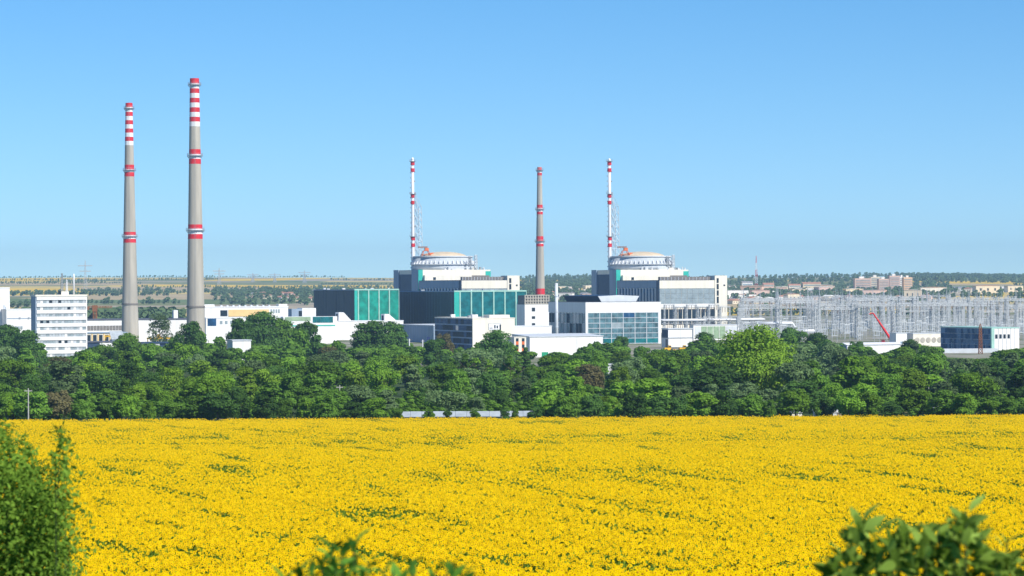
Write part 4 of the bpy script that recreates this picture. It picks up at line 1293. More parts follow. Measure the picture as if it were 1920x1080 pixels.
def trees():
    protos = []
    for k in range(12):
        kind = ['round', 'round', 'tall', 'round', 'umbrella', 'round', 'tall', 'round', 'round', 'umbrella', 'tall', 'round'][k]
        Rx = {'round': 4.4, 'tall': 3.3, 'umbrella': 4.8}[kind] * (1 + .08 * math.sin(k * 3))
        protos.append((kind, quads_mesh('crown', crown_quads(100 + k, 10, Rx, .5 if kind != 'umbrella' else 1.0, 20, 5600, .34, kind), 'leaf_mid'), trunk_mesh(k)))
    poplar = ('poplar', quads_mesh('crown', crown_quads(300, 10, 1.7, .5, 16, 5000, .28, 'poplar'), 'leaf_dark'), trunk_mesh(50))
    dense = ('round', quads_mesh('crown', crown_quads(301, 10, 4.9, .4, 34, 9000, .30, 'round'), 'leaf_mid'), trunk_mesh(51))
    giant = ('round', quads_mesh('crown', crown_quads(303, 10, 4.9, .6, 60, 22000, .19, 'round'), 'leaf_mid'), trunk_mesh(53))
    lacy = ('round', quads_mesh('crown', crown_quads(302, 10, 4.2, .8, 24, 2600, .28, 'round'), 'leaf_grey'), trunk_mesh(52))
    r = random.Random(77)
    E = [(0, 612), (40, 620), (72, 645), (82, 668), (150, 664), (168, 650), (215, 640), (240, 626), (270, 636), (300, 652), (338, 625), (356, 606), (380, 628), (410, 628), (436, 600), (486, 588), (530, 600),
         (548, 622), (574, 603), (600, 632), (640, 640), (656, 616), (692, 605), (730, 606), (764, 622), (780, 652), (800, 640), (830, 628), (850, 640), (870, 660), (890, 648), (908, 635), (935, 622), (958, 642),
         (972, 672), (985, 655), (1000, 682), (1040, 657), (1075, 664), (1102, 646), (1122, 642), (1166, 633), (1200, 648), (1240, 654), (1290, 654), (1320, 625), (1350, 645), (1370, 648), (1400, 622), (1430, 620), (1465, 640),
         (1490, 617), (1520, 626), (1550, 630), (1580, 658), (1602, 642), (1625, 648), (1640, 664), (1690, 650), (1720, 638), (1755, 650), (1770, 668), (1860, 670), (1876, 655), (1900, 652), (1960, 645)]

    def env(px):
        px = max(0, min(1955, px))
        for (a, b), (c, d_) in zip(E, E[1:]):
            if a <= px <= c: return b + (d_ - b) * (px - a) / (c - a)
    marks = [(110, 'the white office slab'), (205, 'the workshop'), (290, 'the chimney gap'), (400, 'the tallest chimney'), (500, 'the tan banded building'), (600, 'the dark ribbed hall'),
             (740, 'the bright teal hall'), (840, 'the dark striped hall side'), (965, 'the beige office block'), (1030, 'the slender chimney'), (1130, 'the white warehouse'), (1240, 'the gridded glass hall'),
             (1370, 'the site cabins'), (1480, 'the bright lime tree'), (1600, 'the radio mast'), (1720, 'the red mobile crane'), (1850, 'the blue glazed block'), (2000, 'the right picture edge')]

    def mark(px):
        for x, w in marks:
            if px < x: return w
        return marks[-1][1]
    tones = {'leaf_mid': 'mid green', 'leaf_bright': 'bright green', 'leaf_dark': 'dark green', 'leaf_grey': 'grey green', 'leaf_brown': 'brownish', 'leaf_lime': 'yellow green'}
    items = []

    def add(px, d, H, proto, m, wide=1.0, label=None, rowname=None):
        p = P(px, 700, d); z = G(p.x, d)
        items.append(dict(px=px, d=d, x=p.x, z=z, H=H, proto=proto, m=m, wide=wide, label=label, row=rowname))

    def top_h(px, ytop, d): return P(px, ytop, d).z - G(P(px, 700, d).x, d)
    # trees one can single out
    sp = [(1420, 770, 619, giant, 'leaf_lime', 1.12, 'large bright yellow green tree rising above the wood before the switchyard'),
          (985, 1050, 652, poplar, 'leaf_dark', 1.3, 'slim dark columnar tree in front of the white warehouse'),
          (932, 1200, 622, dense, 'leaf_dark', .95, 'round dark tree in front of the beige office block'),
          (488, 1370, 588, dense, 'leaf_dark', 1.0, 'tall round tree in front of the tan banded service building'),
          (528, 1385, 600, dense, 'leaf_mid', .9, 'round green tree on the right shoulder of the tall tree by the service building'),
          (455, 1350, 600, dense, 'leaf_dark', .8, 'dark tree on the left shoulder of the tall tree by the service building'),
          (692, 1330, 605, dense, 'leaf_dark', 1.15, 'broad dark tree in front of the bright teal hall, left one of a pair'),
          (737, 1340, 606, dense, 'leaf_dark', .95, 'broad dark tree in front of the bright teal hall, right one of a pair'),
          (574, 1400, 603, protos[3], 'leaf_dark', .8, 'small dark tree before the painted green and teal kiosk'),
          (356, 1300, 606, dense, 'leaf_dark', .75, 'dark tree at the foot of the tallest chimney'),
          (242, 1290, 627, dense, 'leaf_mid', .85, 'round green tree at the foot of the shorter tall chimney'),
          (18, 1270, 612, dense, 'leaf_dark', .9, 'dark tree at the left picture edge below the white blocks'),
          (48, 1230, 622, dense, 'leaf_dark', .95, 'round dark tree just left of the white office slab'),
          (1322, 1330, 625, dense, 'leaf_dark', .95, 'round dark tree right of the white site cabins'),
          (1490, 1360, 617, protos[4], 'leaf_dark', 1.0, 'flat topped dark tree behind the large yellow green tree'),
          (1532, 1280, 626, dense, 'leaf_dark', .95, 'round dark tree before the left gantries, right of the flat topped tree'),
          (1606, 1330, 642, protos[9], 'leaf_dark', .8, 'flat topped small tree in front of the long low white shed'),
          (1706, 1270, 638, dense, 'leaf_dark', .95, 'dark round tree left of the blue glazed block'),
          (1166, 1360, 633, protos[7], 'leaf_dark', .8, 'dark tree in front of the gridded glass hall'),
          (1112, 1340, 642, protos[5], 'leaf_mid', .8, 'green tree at the right corner of the white warehouse'),
          (300, 1520, 592, lacy, 'leaf_grey', .8, 'loose grey green tree between the two tall chimneys'),
          (832, 1290, 628, protos[1], 'leaf_brown', .8, 'brownish tree before the glazed side of the beige office block'),
          (620, 1130, 652, lacy, 'leaf_brown', 1.2, 'bare brown tree below the bright teal hall'),
          (1480, 820, 716, lacy, 'leaf_brown', 1.0, 'thin brown dead tree below the large yellow green tree'),
          (1188, 900, 672, protos[0], 'leaf_grey', 1.0, 'grey green tree standing out below the gridded glass hall'),
          (600, 960, 668, dense, 'leaf_grey', 1.25, 'broad grey green tree in mid wood below the dark ribbed hall')]
    for k, (px, yt, d, wd, m) in enumerate(((846, 672, 930, 1.5, 'leaf_mid'), (872, 664, 940, 1.6, 'leaf_mid'), (905, 668, 935, 1.5, 'leaf_grey'), (955, 666, 925, 1.5, 'leaf_mid'), (970, 676, 915, 1.3, 'leaf_bright'),
                                           (1318, 690, 900, 1.5, 'leaf_grey'), (1640, 676, 940, 1.4, 'leaf_mid'), (300, 680, 930, 1.5, 'leaf_mid'))):
        sp.append((px, d, yt, poplar, m, wd, f'upright narrow {tones[m]} tree in mid wood, {nth((2, 3, 4, 5, 6, 7, 8, 1)[k])} from the left of its kind'))
    for k, (px, yt, wd) in enumerate(((804, 768, 1.0), (839, 770, .9), (890, 769, 1.0), (947, 768, .95), (966, 766, .8), (1004, 764, 1.2), (742, 766, 1.2))):
        sp.append((px, 656, yt, protos[(1, 3, 5, 7, 8, 0, 3)[k]], 'leaf_dark' if k % 2 else 'leaf_mid', wd, f'small round bush before the long greenhouse, {nth((2, 3, 4, 5, 6, 7, 1)[k])} from the left'))
    for px, d, yt, pr, m, wide, lab in sp: add(px, d, top_h(px, yt, d), pr, m, wide, lab)
    # silhouette row at the back of the wood
    x = 12
    while x < 1930:
        d = r.uniform(1210, 1330); yt = env(x) + r.uniform(1, 8)
        H = top_h(x, yt, d)
        if 4 < H < 16: add(x, d, H, r.choice(protos), r.choice(['leaf_dark', 'leaf_mid', 'leaf_dark', 'leaf_grey', 'leaf_mid']), 1.0, None, 'the back row')
        x += r.uniform(30, 46)
    rows = [(1120, 8.5, 11.5, 60, 'sixth row'), (1020, 8, 11, 60, 'fifth row'), (930, 8, 11, 58, 'fourth row'), (850, 7.5, 11, 58, 'third row'),
            (775, 7, 10.5, 54, 'second row'), (706, 6, 9.5, 50, 'first row'), (660, 4.2, 7.2, 43, 'field edge row')]
    for d0, h0, h1, stepx, nm in rows:
        x = -20 + r.uniform(0, 20)
        while x < 1945:
            d = d0 + r.uniform(-28, 28); H = r.uniform(h0, h1) * (1.22 if r.random() < .18 else 1)
            if d0 == 660:
                d = 662 + r.uniform(-6, 14)
                H *= 1.0 if not (735 < x < 1010) else .42
                if 745 < x < 1005 and r.random() < .45: x += stepx; continue
            if d0 == 706 and 740 < x < 1000: H *= .75
            if d0 in (775, 706) and 1085 < x < 1150: H *= .55
            yt = env(x) + 5
            H = min(H, top_h(x, yt, d))
            if H > 2.0:
                big = noise.noise(Vector((x / 210.0, d / 90.0, 1.7)))
                pool = ['leaf_bright', 'leaf_bright', 'leaf_mid', 'leaf_mid', 'leaf_lime'] if big > .12 else (['leaf_grey', 'leaf_mid', 'leaf_grey', 'leaf_dark'] if big < -.14 else ['leaf_mid', 'leaf_mid', 'leaf_dark', 'leaf_bright', 'leaf_bright', 'leaf_grey'])
                if d0 == 660: pool = ['leaf_mid', 'leaf_bright', 'leaf_mid', 'leaf_dark', 'leaf_bright']
                m = 'leaf_brown' if r.random() < .012 else r.choice(pool)
                pr = r.choice(protos + [lacy, lacy, dense]) if d0 > 700 else r.choice([protos[0], protos[1], protos[3], protos[5], protos[7], protos[8]])
                add(x, d, H, pr, m, r.uniform(.85, 1.5), None, nm)
            x += stepx * r.uniform(.75, 1.3)
    items.sort(key=lambda t: (t['d']))
    named = [t for t in items if t['label']]; rest = [t for t in items if not t['label']]
    single = named + rest[:300 - len(named)]
    counts = {}
    single.sort(key=lambda t: t['px'])
    tot = {}
    for t in single:
        if not t['label']: tot[(t['row'], mark(t['px']), t['m'])] = tot.get((t['row'], mark(t['px']), t['m']), 0) + 1
    for t in single:
        lab = t['label']
        if not lab:
            key = (t['row'], mark(t['px']), t['m']); counts[key] = counts.get(key, 0) + 1
            lab = f"{tones[t['m']]} tree in {t['row']}, below {key[1]}"
            if tot[key] > 1: lab += f", {nth(counts[key])} from left"
        o = empty('broadleaf_tree' if t['proto'][0] != 'poplar' else 'poplar_tree', (t['x'], t['d'], t['z']), r.uniform(0, 6.28), lab, 'tree', 'trees of the wood behind the field')
        s = t['H'] / 10.0
        o.scale = (s * t['wide'], s * t['wide'], s)
        c = inst('crown', t['proto'][1], o, mat=M[t['m']])
        inst('trunk', t['proto'][2], o)
    # the rest of the wood and the bushes under it: one mass
    low = crown_quads(400, 10, 4.4, .3, 14, 900, .75, 'round')
    low2 = crown_quads(401, 10, 4.8, .2, 12, 700, .8, 'round')
    qs = []
    rng = np.random.default_rng(5)
    for t in rest[300 - len(named):]:
        s = t['H'] / 10; qs.append(low * np.array([s * t['wide'], s * t['wide'], s]) + np.array([t['x'], t['d'], t['z']]))
    for _ in range(1500):
        d = rng.uniform(668, 1400) if _ % 3 else rng.uniform(1230, 1400); px = rng.uniform(-30, 1950); p = P(px, 700, d)
        H = min(rng.uniform(2.0, 4.8) if d < 1230 else rng.uniform(3, 9), top_h(px, env(px) + (12 if d < 1230 else 3), d))
        if H < 1 or (d < 678 and 735 < px < 1010): continue
        s = H / 10; a = rng.uniform(.9, 1.7)
        qs.append(low2 * np.array([s * a, s * a, s]) + np.array([p.x, d, G(p.x, d)]))
    for _ in range(420):
        d = rng.uniform(668, 730); px = rng.uniform(-30, 1950); p = P(px, 700, d)
        if d < 676 and 735 < px < 1010: continue
        s = rng.uniform(.2, .42); a = rng.uniform(.9, 1.5)
        qs.append(low2 * np.array([s * a, s * a, s]) + np.array([p.x, d, G(p.x, d)]))
    o = bpy.data.objects.new('undergrowth', quads_mesh('undergrowth', np.concatenate(qs), 'leaf_mid'))
    link(o); tag(o, 'dense green undergrowth and bushes filling the wood behind the field', 'undergrowth', kind='stuff')
    # far woods and hedgerows
    tiny = crown_quads(500, 10, 5.0, .2, 9, 70, 1.9, 'round')
    tiny2 = crown_quads(501, 10, 4.6, .2, 8, 60, 1.9, 'round')
    qs = []

    def far(x, d, H):
        s = H / 10; a = rng.uniform(.9, 1.4)
        qs.append((tiny if rng.random() < .5 else tiny2) * np.array([s * a, s * a, s]) + np.array([x, d, G(x, d)]))
    for d0 in (2950, 3250, 3600, 3950, 4350, 4700, 5100, 5500, 5900, 6350, 6800, 7250, 7600):
        hw = .2 * d0
        x = -hw
        while x < hw:
            on = noise.noise(Vector((x / 420.0, d0 / 333.0, 9.0)))
            thr = -.05 if x > -.03 * d0 else (-.08 if d0 > 4600 else .14)
            if on > thr:
                far(x, d0 + 60 * noise.noise(Vector((x / 300., d0, 2.))) + rng.uniform(-16, 16) * (.3 if x < 0 else 1), rng.uniform(2.5, 6) if d0 > 5600 and x < 0 else rng.uniform(5, 10))
                if on > .2 and x > 0: far(x, d0 + rng.uniform(20, 90), rng.uniform(7, 13))
            x += rng.uniform(3.5, 7.5) if x < 0 else rng.uniform(5, 11)
    for _ in range(900):    # wooded slopes on the right skyline and in the town
        d = rng.uniform(6900, 7800); px = rng.uniform(1690, 1960); p = P(px, 530, d); far(p.x, d, rng.uniform(6, 11))
    for _ in range(700):
        d = rng.uniform(3900, 5600); px = rng.uniform(1360, 1780); p = P(px, 530, d); far(p.x, d, rng.uniform(6, 11))
    for _ in range(260):
        d = rng.uniform(3700, 5600); px = rng.uniform(400, 660); p = P(px, 530, d); far(p.x, d, rng.uniform(6, 11))
    for _ in range(300):
        d = rng.uniform(3300, 6800); px = rng.uniform(960, 1120); p = P(px, 530, d); far(p.x, d, rng.uniform(6, 12))
    for _ in range(120):    # trees behind the long shed
        d = rng.uniform(2350, 2650); px = rng.choice([rng.uniform(165, 240), rng.uniform(262, 345), rng.uniform(20, 62)]); p = P(px, 530, d); far(p.x, d, rng.uniform(10, 17))
    o = bpy.data.objects.new('far_woods', quads_mesh('far_woods', np.concatenate(qs), 'leaf_far'))
    link(o); tag(o, 'distant hazy woods and hedgerows on the hills', 'woods', kind='stuff')


trees()


# ------------------------------------------------------------------ things at the field edge
def edge_things():
    d = 664
    p = P(748, 780, d); q = P(1002, 780, d); zg = G(p.x, d); L = q.x - p.x
    o = empty('greenhouse', (p.x, d, zg), 0, 'long low greenhouse with pale grey sheet roof at the far edge of the sunflower field', 'greenhouse')
    MB().box(0, L, .6, 5.4, 0, 1.3).build('wall', 'sheet_metal', o)
    n = 12; w = L / n
    rm = MB().prism_x([(0, 1.15), (3, 2.25), (6, 1.15), (6, 1.23), (3, 2.33), (0, 1.23)], .03, w - .03).mesh('roof_sheet', 'sheet_metal')
    for k in range(n): inst('roof_sheet', rm, o, (k * w, 0, .02 * (k % 2)))
    for k, (px, yt, d, lab) in enumerate(((53, 728, 655, 'slim grey concrete pole at the far left edge of the sunflower field'), (637, 722, 760, 'grey pole among trees below the bright teal hall'),
                                          (1172, 714, 790, 'grey pole among trees below the gridded glass hall'), (1728, 714, 770, 'left one of two grey poles among trees below the blue glazed block'),
                                          (1741, 710, 775, 'right one of two grey poles among trees below the blue glazed block'), (768, 635, 1300, 'left white post of a pair before the grey annex'),
                                          (793, 637, 1300, 'right white post of a pair before the grey annex'))):
        p = P(px, 740, d); zg = G(p.x, d); H = P(px, yt, d).z - zg
        o = empty('utility_pole', (p.x, d, zg), 0, lab, 'pole', 'utility poles')
        MB().bar((0, 0, 0), (0, 0, H), .19 if d < 1000 else .3, 8, .13 if d < 1000 else .25).build('shaft', 'pole_grey' if d < 1000 else 'white_paint', o)
        MB().box(-.9, .9, -.07, .07, H - .7, H - .5).build('cross_arm', 'pole_grey', o)
        for x in (-.75, .75): MB().bar((x, 0, H - .5), (x, 0, H - .2), .06, 6).build('insulator', 'insulator', o)
    for k, (px, w, yt, d, wm, rm_, lab) in enumerate(((1755, 2.6, 764, 672, 'white_wall', 'pale_grey', 'tiny white hut at the field edge beside the black shed'), (1772, 4.2, 762, 668, 'dark_cladding', 'dark_roof', 'small black shed at the right far edge of the field'),
                                                      (1528, 2.2, 768, 672, 'white_wall', 'pale_grey', 'tiny white hut at the field edge, left one of two below the long white shed'), (1562, 3.0, 771, 672, 'pale_grey', 'white_paint', 'tiny pale hut at the field edge, right one of two below the long white shed'),
                                                      (1300, 1.6, 770, 672, 'white_wall', 'pale_grey', 'tiny white hut at the field edge below the site cabins'), (1485, 2.4, 772, 670, 'white_wall', 'pale_grey', 'tiny white hut at the field edge below the large yellow green tree'))):
        p = P(px, 780, d); zg = G(p.x, d); H = P(px, yt, d).z - zg
        o = empty('garden_hut', (p.x, d, zg), .1, lab, 'hut', 'huts at the field edge')
        MB().box(0, w, 0, 2.4, 0, H - .3).build('wall', wm, o)
        MB().prism([(-.2, H - .3), (w + .2, H - .3), (w + .2, H - .15), (w / 2, H + .25), (-.2, H - .15)], -.2, 2.6).build('roof', rm_, o)
        MB().box(w * .3, w * .6, -.04, .02, 0, min(1.9, H - .5)).build('door', 'concrete_dark', o)
    # pale house in the middle of the wood
    p = P(1140, 690, 960); zg = G(p.x, 960); H = P(1140, 684, 960).z - zg
    o = empty('garden_house', (p.x, 960, zg), .1, 'pale flat roof showing through the trees below the gridded glass hall', 'house')
    MB().box(0, 3.8, 0, 5, 0, H).build('wall', 'white_wall', o); MB().box(-.3, 4.1, -.3, 5.3, H, H + .25).build('roof', 'white_paint', o)


edge_things()


# ------------------------------------------------------------------ sunflower field
FACE = math.radians(22)     # flower heads look towards the sun side


def sunflower(seed, head=True, low=False):
    r = random.Random(seed); mb = MB(); mats = []

    def fin(k): mats.extend([k] * (len(mb.f) - len(mats)))
    h = 1.4
    if not low:
        mb.bar((0, 0, 0), (0, 0, h), .018, 3, cap=False)
    fin(2)
    for k in range(5):
        a = k * 2.4 + r.uniform(-.4, .4); z = h * (.45 + .11 * k); L = r.uniform(.14, .22); wd = L * .42
        c, s = math.cos(a), math.sin(a)
        b = Vector((0, 0, z)); m_ = Vector((c * L * .55, s * L * .55, z + .05)); t = Vector((c * L, s * L, z - .07)); sd = Vector((-s, c, 0)) * wd
        mb.add([b, m_ + sd, t, m_ - sd], [(0, 1, 2), (0, 2, 3)])
    fin(2)
    if head:
        tilt = math.radians(r.uniform(38, 70)); az = FACE + r.uniform(-.5, .5)
        nrm = Vector((math.sin(az) * math.sin(tilt), -math.cos(az) * math.sin(tilt), math.cos(tilt)))
        a = nrm.orthogonal().normalized(); b = nrm.cross(a)
        c0 = Vector((0, 0, h)) + nrm * .05
        R0 = r.uniform(.078, .105); n = 7; vs = [c0 + nrm * .005]
        for i in range(2 * n):
            t = math.pi * i / n; rr = R0 * (1.0 + r.uniform(-.08, .1)) if i % 2 == 0 else R0 * .70
            vs.append(c0 + (a * math.cos(t) + b * math.sin(t)) * rr + nrm * (.03 if i % 2 == 0 else .01))
        mb.add(vs, [(0, i + 1, (i + 1) % (2 * n) + 1) for i in range(2 * n)]); fin(0)
        vs = [c0 + nrm * .035]
        for i in range(7):
            t = 2 * math.pi * i / 7; vs.append(c0 + (a * math.cos(t) + b * math.sin(t)) * R0 * .36 + nrm * .02)
        mb.add(vs, [(0, i + 1, (i + 1) % 7 + 1) for i in range(7)]); fin(1)
    m = mb.mesh('sunflower', 'petal'); m.materials.append(M['flower_disc']); m.materials.append(M['sunflower_leaf'])
    m.polygons.foreach_set('material_index', mats)
    return m


def sunflowers():
    pc = bpy.data.collections.new('sunflower_kinds')
    meshes = []
    for k in range(8):
        m = sunflower(k, head=k < 6)
        o = bpy.data.objects.new(f'kind_{k}', m); pc.objects.link(o); meshes.append(m)
    rng = np.random.default_rng(2)
    pts = []
    ang = math.radians(9)
    for (d0, d1, row, sp) in ((84, 230, .38, .23), (230, 400, .5, .35), (400, 648, .68, .5)):
        d = d0
        while d < d1:
            hw = d * .215 + 6
            n = int(2 * hw / sp)
            x = -hw + (np.arange(n) + rng.uniform(-.45, .45, n)) * sp
            y = d + rng.normal(0, .16, n)
            pts.append(np.stack([x, y], 1)); d += row
    pts = np.concatenate(pts)
    X, Y = pts[:, 0], pts[:, 1]
    Z = np.where(Y < 118, 34.3 - .1008 * Y, np.where(Y < 640, 22.4 - (Y - 118) * (18.0 / 522), 4.4 * (1 - (Y - 640) / 560)))
    Z = Z + np.clip(np.minimum((Y - 100) / 60, (660 - Y) / 60), 0, 1) * .35 * np.sin(X * .021 + Y * .013) * np.sin(Y * .017 + 1.3)
    # thinner, greener streaks drawn out along the drill rows
    n1 = np.array([noise.fractal(Vector(((x - 2.2 * y) / 75.0, (2.2 * x + y) / (2.6 + y * .016), 4.0)), 1.0, 2.0, 3) for x, y in pts])
    n2 = np.array([noise.noise(Vector((x / 40., y / 60., 8.0))) for x, y in pts])
    green = np.clip((n1 + .25 * n2 - .12) * 1.9, 0, .75)
    kind = np.where(rng.random(len(pts)) < green + .07, rng.integers(6, 8, len(pts)), rng.integers(0, 6, len(pts)))
    sc = rng.normal(1.0, .075, len(pts)) * (1 - .13 * np.clip(green * 1.3, 0, 1)) * np.where(Y > 400, 1.12, 1.0)
    rot = rng.uniform(-.5, .5, len(pts))
    zz = Z + 1.35 * sc - CAMZ
    px = 960 + (X * CR - zz * SR) / Y * F; py = YH - (X * SR + zz * CR) / Y * F
    near = [i for i in np.argsort(Y) if py[i] < 1072 and 160 < px[i] < 1915 and not (1540 < px[i] < 1910 and py[i] > 975) and not (560 < px[i] < 860 and py[i] > 1060) and kind[i] < 6][:300]
    nset = np.zeros(len(pts), bool); nset[near] = True
    for i in near:
        o = inst('sunflower', meshes[kind[i]], None, (X[i], Y[i], Z[i]), (sc[i],) * 3, rot[i])
        tag(o, 'yellow sunflower in bloom among the nearest rows along the bottom of the picture', 'sunflower', 'nearest sunflowers')
    k = ~nset
    X, Y, Z, kind, sc, rot = X[k], Y[k], Z[k], kind[k], sc[k], rot[k]
    me = bpy.data.meshes.new('sunflower_field')
    me.vertices.add(len(X)); me.vertices.foreach_set('co', np.stack([X, Y, Z], 1).astype(np.float32).ravel())
    for nm, ty, arr in (('kind', 'INT', kind.astype(np.int32)), ('size', 'FLOAT', sc.astype(np.float32)), ('turn', 'FLOAT', rot.astype(np.float32))):
        at = me.attributes.new(nm, ty, 'POINT'); at.data.foreach_set('value', arr)
    o = bpy.data.objects.new('sunflower_field', me); link(o)
    tag(o, 'broad field of yellow sunflowers filling the lower half', 'sunflowers', kind='stuff')
    ng = bpy.data.node_groups.new('plant_rows', 'GeometryNodeTree')
    ng.interface.new_socket('Geometry', in_out='INPUT', socket_type='NodeSocketGeometry')
    ng.interface.new_socket('Geometry', in_out='OUTPUT', socket_type='NodeSocketGeometry')
    N = ng.nodes; Lk = ng.links
    gi = N.new('NodeGroupInput'); go = N.new('NodeGroupOutput')
    ip = N.new('GeometryNodeInstanceOnPoints'); ci = N.new('GeometryNodeCollectionInfo')
    ci.inputs['Collection'].default_value = pc; ci.inputs['Separate Children'].default_value = True; ci.inputs['Reset Children'].default_value = True
    def attr(nm, ty):
        a = N.new('GeometryNodeInputNamedAttribute'); a.data_type = ty; a.inputs['Name'].default_value = nm; return a.outputs['Attribute']
    ip.inputs['Pick Instance'].default_value = True
    Lk.new(gi.outputs[0], ip.inputs['Points']); Lk.new(ci.outputs[0], ip.inputs['Instance'])
    Lk.new(attr('kind', 'INT'), ip.inputs['Instance Index'])
    cx = N.new('ShaderNodeCombineXYZ'); Lk.new(attr('turn', 'FLOAT'), cx.inputs['Z'])
    er = N.new('FunctionNodeEulerToRotation'); Lk.new(cx.outputs[0], er.inputs[0]); Lk.new(er.outputs[0], ip.inputs['Rotation'])
    cs = N.new('ShaderNodeCombineXYZ'); a = attr('size', 'FLOAT')
    for q in 'XYZ': Lk.new(a, cs.inputs[q])
    Lk.new(cs.outputs[0], ip.inputs['Scale']); Lk.new(ip.outputs[0], go.inputs[0])
    md = o.modifiers.new('plants', 'NODES'); md.node_group = ng


sunflowers()


# ------------------------------------------------------------------ foreground plants
def leaf_mesh(name, L, W, m, fold=.25, curl=.3):
    """pointed leaf folded along its midrib, growing along +x"""
    st = [(0, .04), (.18, .6), (.42, 1.0), (.7, .75), (.9, .3), (1, .02)]
    mb = MB(); v = []
    for t, w in st:
        z = -curl * L * t * t
        v += [(t * L, -w * W / 2, z + fold * w * W / 2), (t * L, 0, z), (t * L, w * W / 2, z + fold * w * W / 2)]
    f = []
    for k in range(len(st) - 1):
        a = k * 3; f += [(a, a + 3, a + 4, a + 1), (a + 1, a + 4, a + 5, a + 2)]
    mb.add(v, f)
    return mb.mesh(name, m, True)


def place_leaf(mesh, parent, pos, direc, roll, s, mt=None, name='leaf'):
    d = Vector(direc).normalized(); q = d.to_track_quat('X', 'Z')
    o = bpy.data.objects.new(name, mesh); link(o, parent)
    o.rotation_mode = 'QUATERNION'
    from mathutils import Quaternion
    o.rotation_quaternion = q @ Quaternion((1, 0, 0), roll)
    o.location = pos; o.scale = (s, s, s)
    if mt: o.material_slots[0].link = 'OBJECT'; o.material_slots[0].material = M[mt]
    return o


def right_shrub():
    r = random.Random(91); d0 = 9.0
    c = P(1752, 1100, d0); g = G(c.x, d0)
    o = empty('leafy_shrub', (c.x, d0, g), 0, 'out of focus leafy green shrub at the lower right corner', 'shrub')
    lm = [leaf_mesh('leaf', .072, .030, 'shrub_leaf'), leaf_mesh('leaf', .085, .030, 'shrub_leaf', .35, .45), leaf_mesh('leaf', .058, .030, 'shrub_leaf', .15, .15)]
    top = [(1535, 1075), (1560, 1030), (1585, 1005), (1612, 948), (1640, 975), (1672, 990), (1705, 955), (1735, 985), (1760, 965), (1790, 945), (1812, 935), (1840, 975), (1870, 1000), (1890, 990), (1915, 1030), (1945, 1000)]
    zs = c.z - g
    stems = MB(); n = 0
    for k, (px, py) in enumerate(top):
        d = d0 + r.uniform(-.25, .25); t = P(px, py + 26, d) - Vector((c.x, d0, g))
        root = Vector((t.x * .25, (d - d0) * .3, 0)); mid = Vector((t.x * .8, (d - d0), t.z * .62))
        stems.path([root, mid, t], [.009, .005, .002], 5)
        for q in range(18):
            f = 1 - (q / 18.0) * .26
            pos = mid.lerp(t, (f - .62) / .38) if f > .62 else root.lerp(mid, f / .62)
            a = q * 2.4 + r.uniform(-.5, .5); up = r.uniform(.2, 1.1) if q > 2 else r.uniform(1.2, 2.4)
            spread = .012 + .05 * (q / 18)
            pos = pos + Vector((math.cos(a) * spread, math.sin(a) * spread, r.uniform(-.01, .01)))
            place_leaf(r.choice(lm), o, pos, (math.cos(a), math.sin(a), up), r.uniform(-.5, .5), r.uniform(.6, 1.1)); n += 1
    stems.build('stems', 'green_stem', o)
    # inner mass of leaves
    rng = np.random.default_rng(4)
    N = 2600
    pos = []; top_i = np.interp
    tx = np.array([a for a, b in top]); ty = np.array([b for a, b in top])
    px = rng.uniform(1520, 2120, N); lim = np.interp(px, tx, ty) + 42
    py = lim + (1750 - lim) * rng.random(N) ** 1.7
    edge = np.clip((px - 1520) / 60, 0, 1)
    keep = rng.random(N) < edge
    P3 = np.array([list(P(a, b, d0 + rng.normal(0, .13))) for a, b in zip(px, py)]) - np.array([c.x, d0, g])
    P3 = P3[keep]; P3 = P3[P3[:, 2] > .02]
    nr = dirs(len(P3), rng) + np.array([.2, -.5, .7])
    base = np.array([v.co for v in lm[0].vertices]); bf = [tuple(p.vertices) for p in lm[0].polygons]
    mb = MB(); nr /= np.linalg.norm(nr, axis=1, keepdims=True)
    for p_, n_ in zip(P3, nr):
        t = rng.normal(size=3); t -= n_ * t.dot(n_); t /= np.linalg.norm(t)
        mb.add((p_ + (base * rng.uniform(.5, 1.25)) @ np.stack([t, np.cross(n_, t), n_])).tolist(), bf)
    f = mb.build('foliage', 'shrub_leaf', o, True); f['kind'] = 'stuff'


def centre_sprigs():
    r = random.Random(17); d0 = 8.0
    c = P(700, 1120, d0); g = G(c.x, d0)
    o = empty('young_shoots', (c.x, d0, g), 0, 'out of focus young green shoots poking up at the bottom centre left', 'plant')
    lm = [leaf_mesh('leaf', .068, .024, 'sprig_leaf'), leaf_mesh('leaf', .056, .024, 'sprig_leaf', .3, .1)]
    tips = [(536, 1078, 6), (560, 1066, 7), (584, 1058, 8), (604, 1046, 8), (622, 1014, 9), (640, 1026, 12), (664, 1012, 9), (630, 1052, 10), (655, 1048, 10), (690, 1042, 8), (612, 1066, 9), (645, 1072, 9), (680, 1068, 9), (738, 1046, 5), (774, 1046, 5), (722, 1066, 8), (752, 1072, 7), (816, 1066, 7), (846, 1060, 8), (868, 1070, 6), (832, 1078, 6)]
    st = MB()
    for px, py, n in tips:
        d = d0 + r.uniform(-.3, .3); t = P(px, py + 10, d) - Vector((c.x, d0, g)); root = Vector((t.x * .5, 0, 0)); mid = Vector((t.x * .95, d - d0, t.z * .8))
        st.path([root, mid, t], [.006, .004, .002], 5)
        for q in range(int(n * 1.7)):
            pos = t.lerp(mid, q / n * .22); a = q * 2.5 + r.uniform(-.6, .6)
            place_leaf(r.choice(lm), o, pos, (math.cos(a), math.sin(a) * .5 - .2, r.uniform(.5, 2.2) if q < 3 else r.uniform(-.1, .7)), r.uniform(-.6, .6), r.uniform(.6, 1.15))
    st.build('stems', 'green_stem', o)


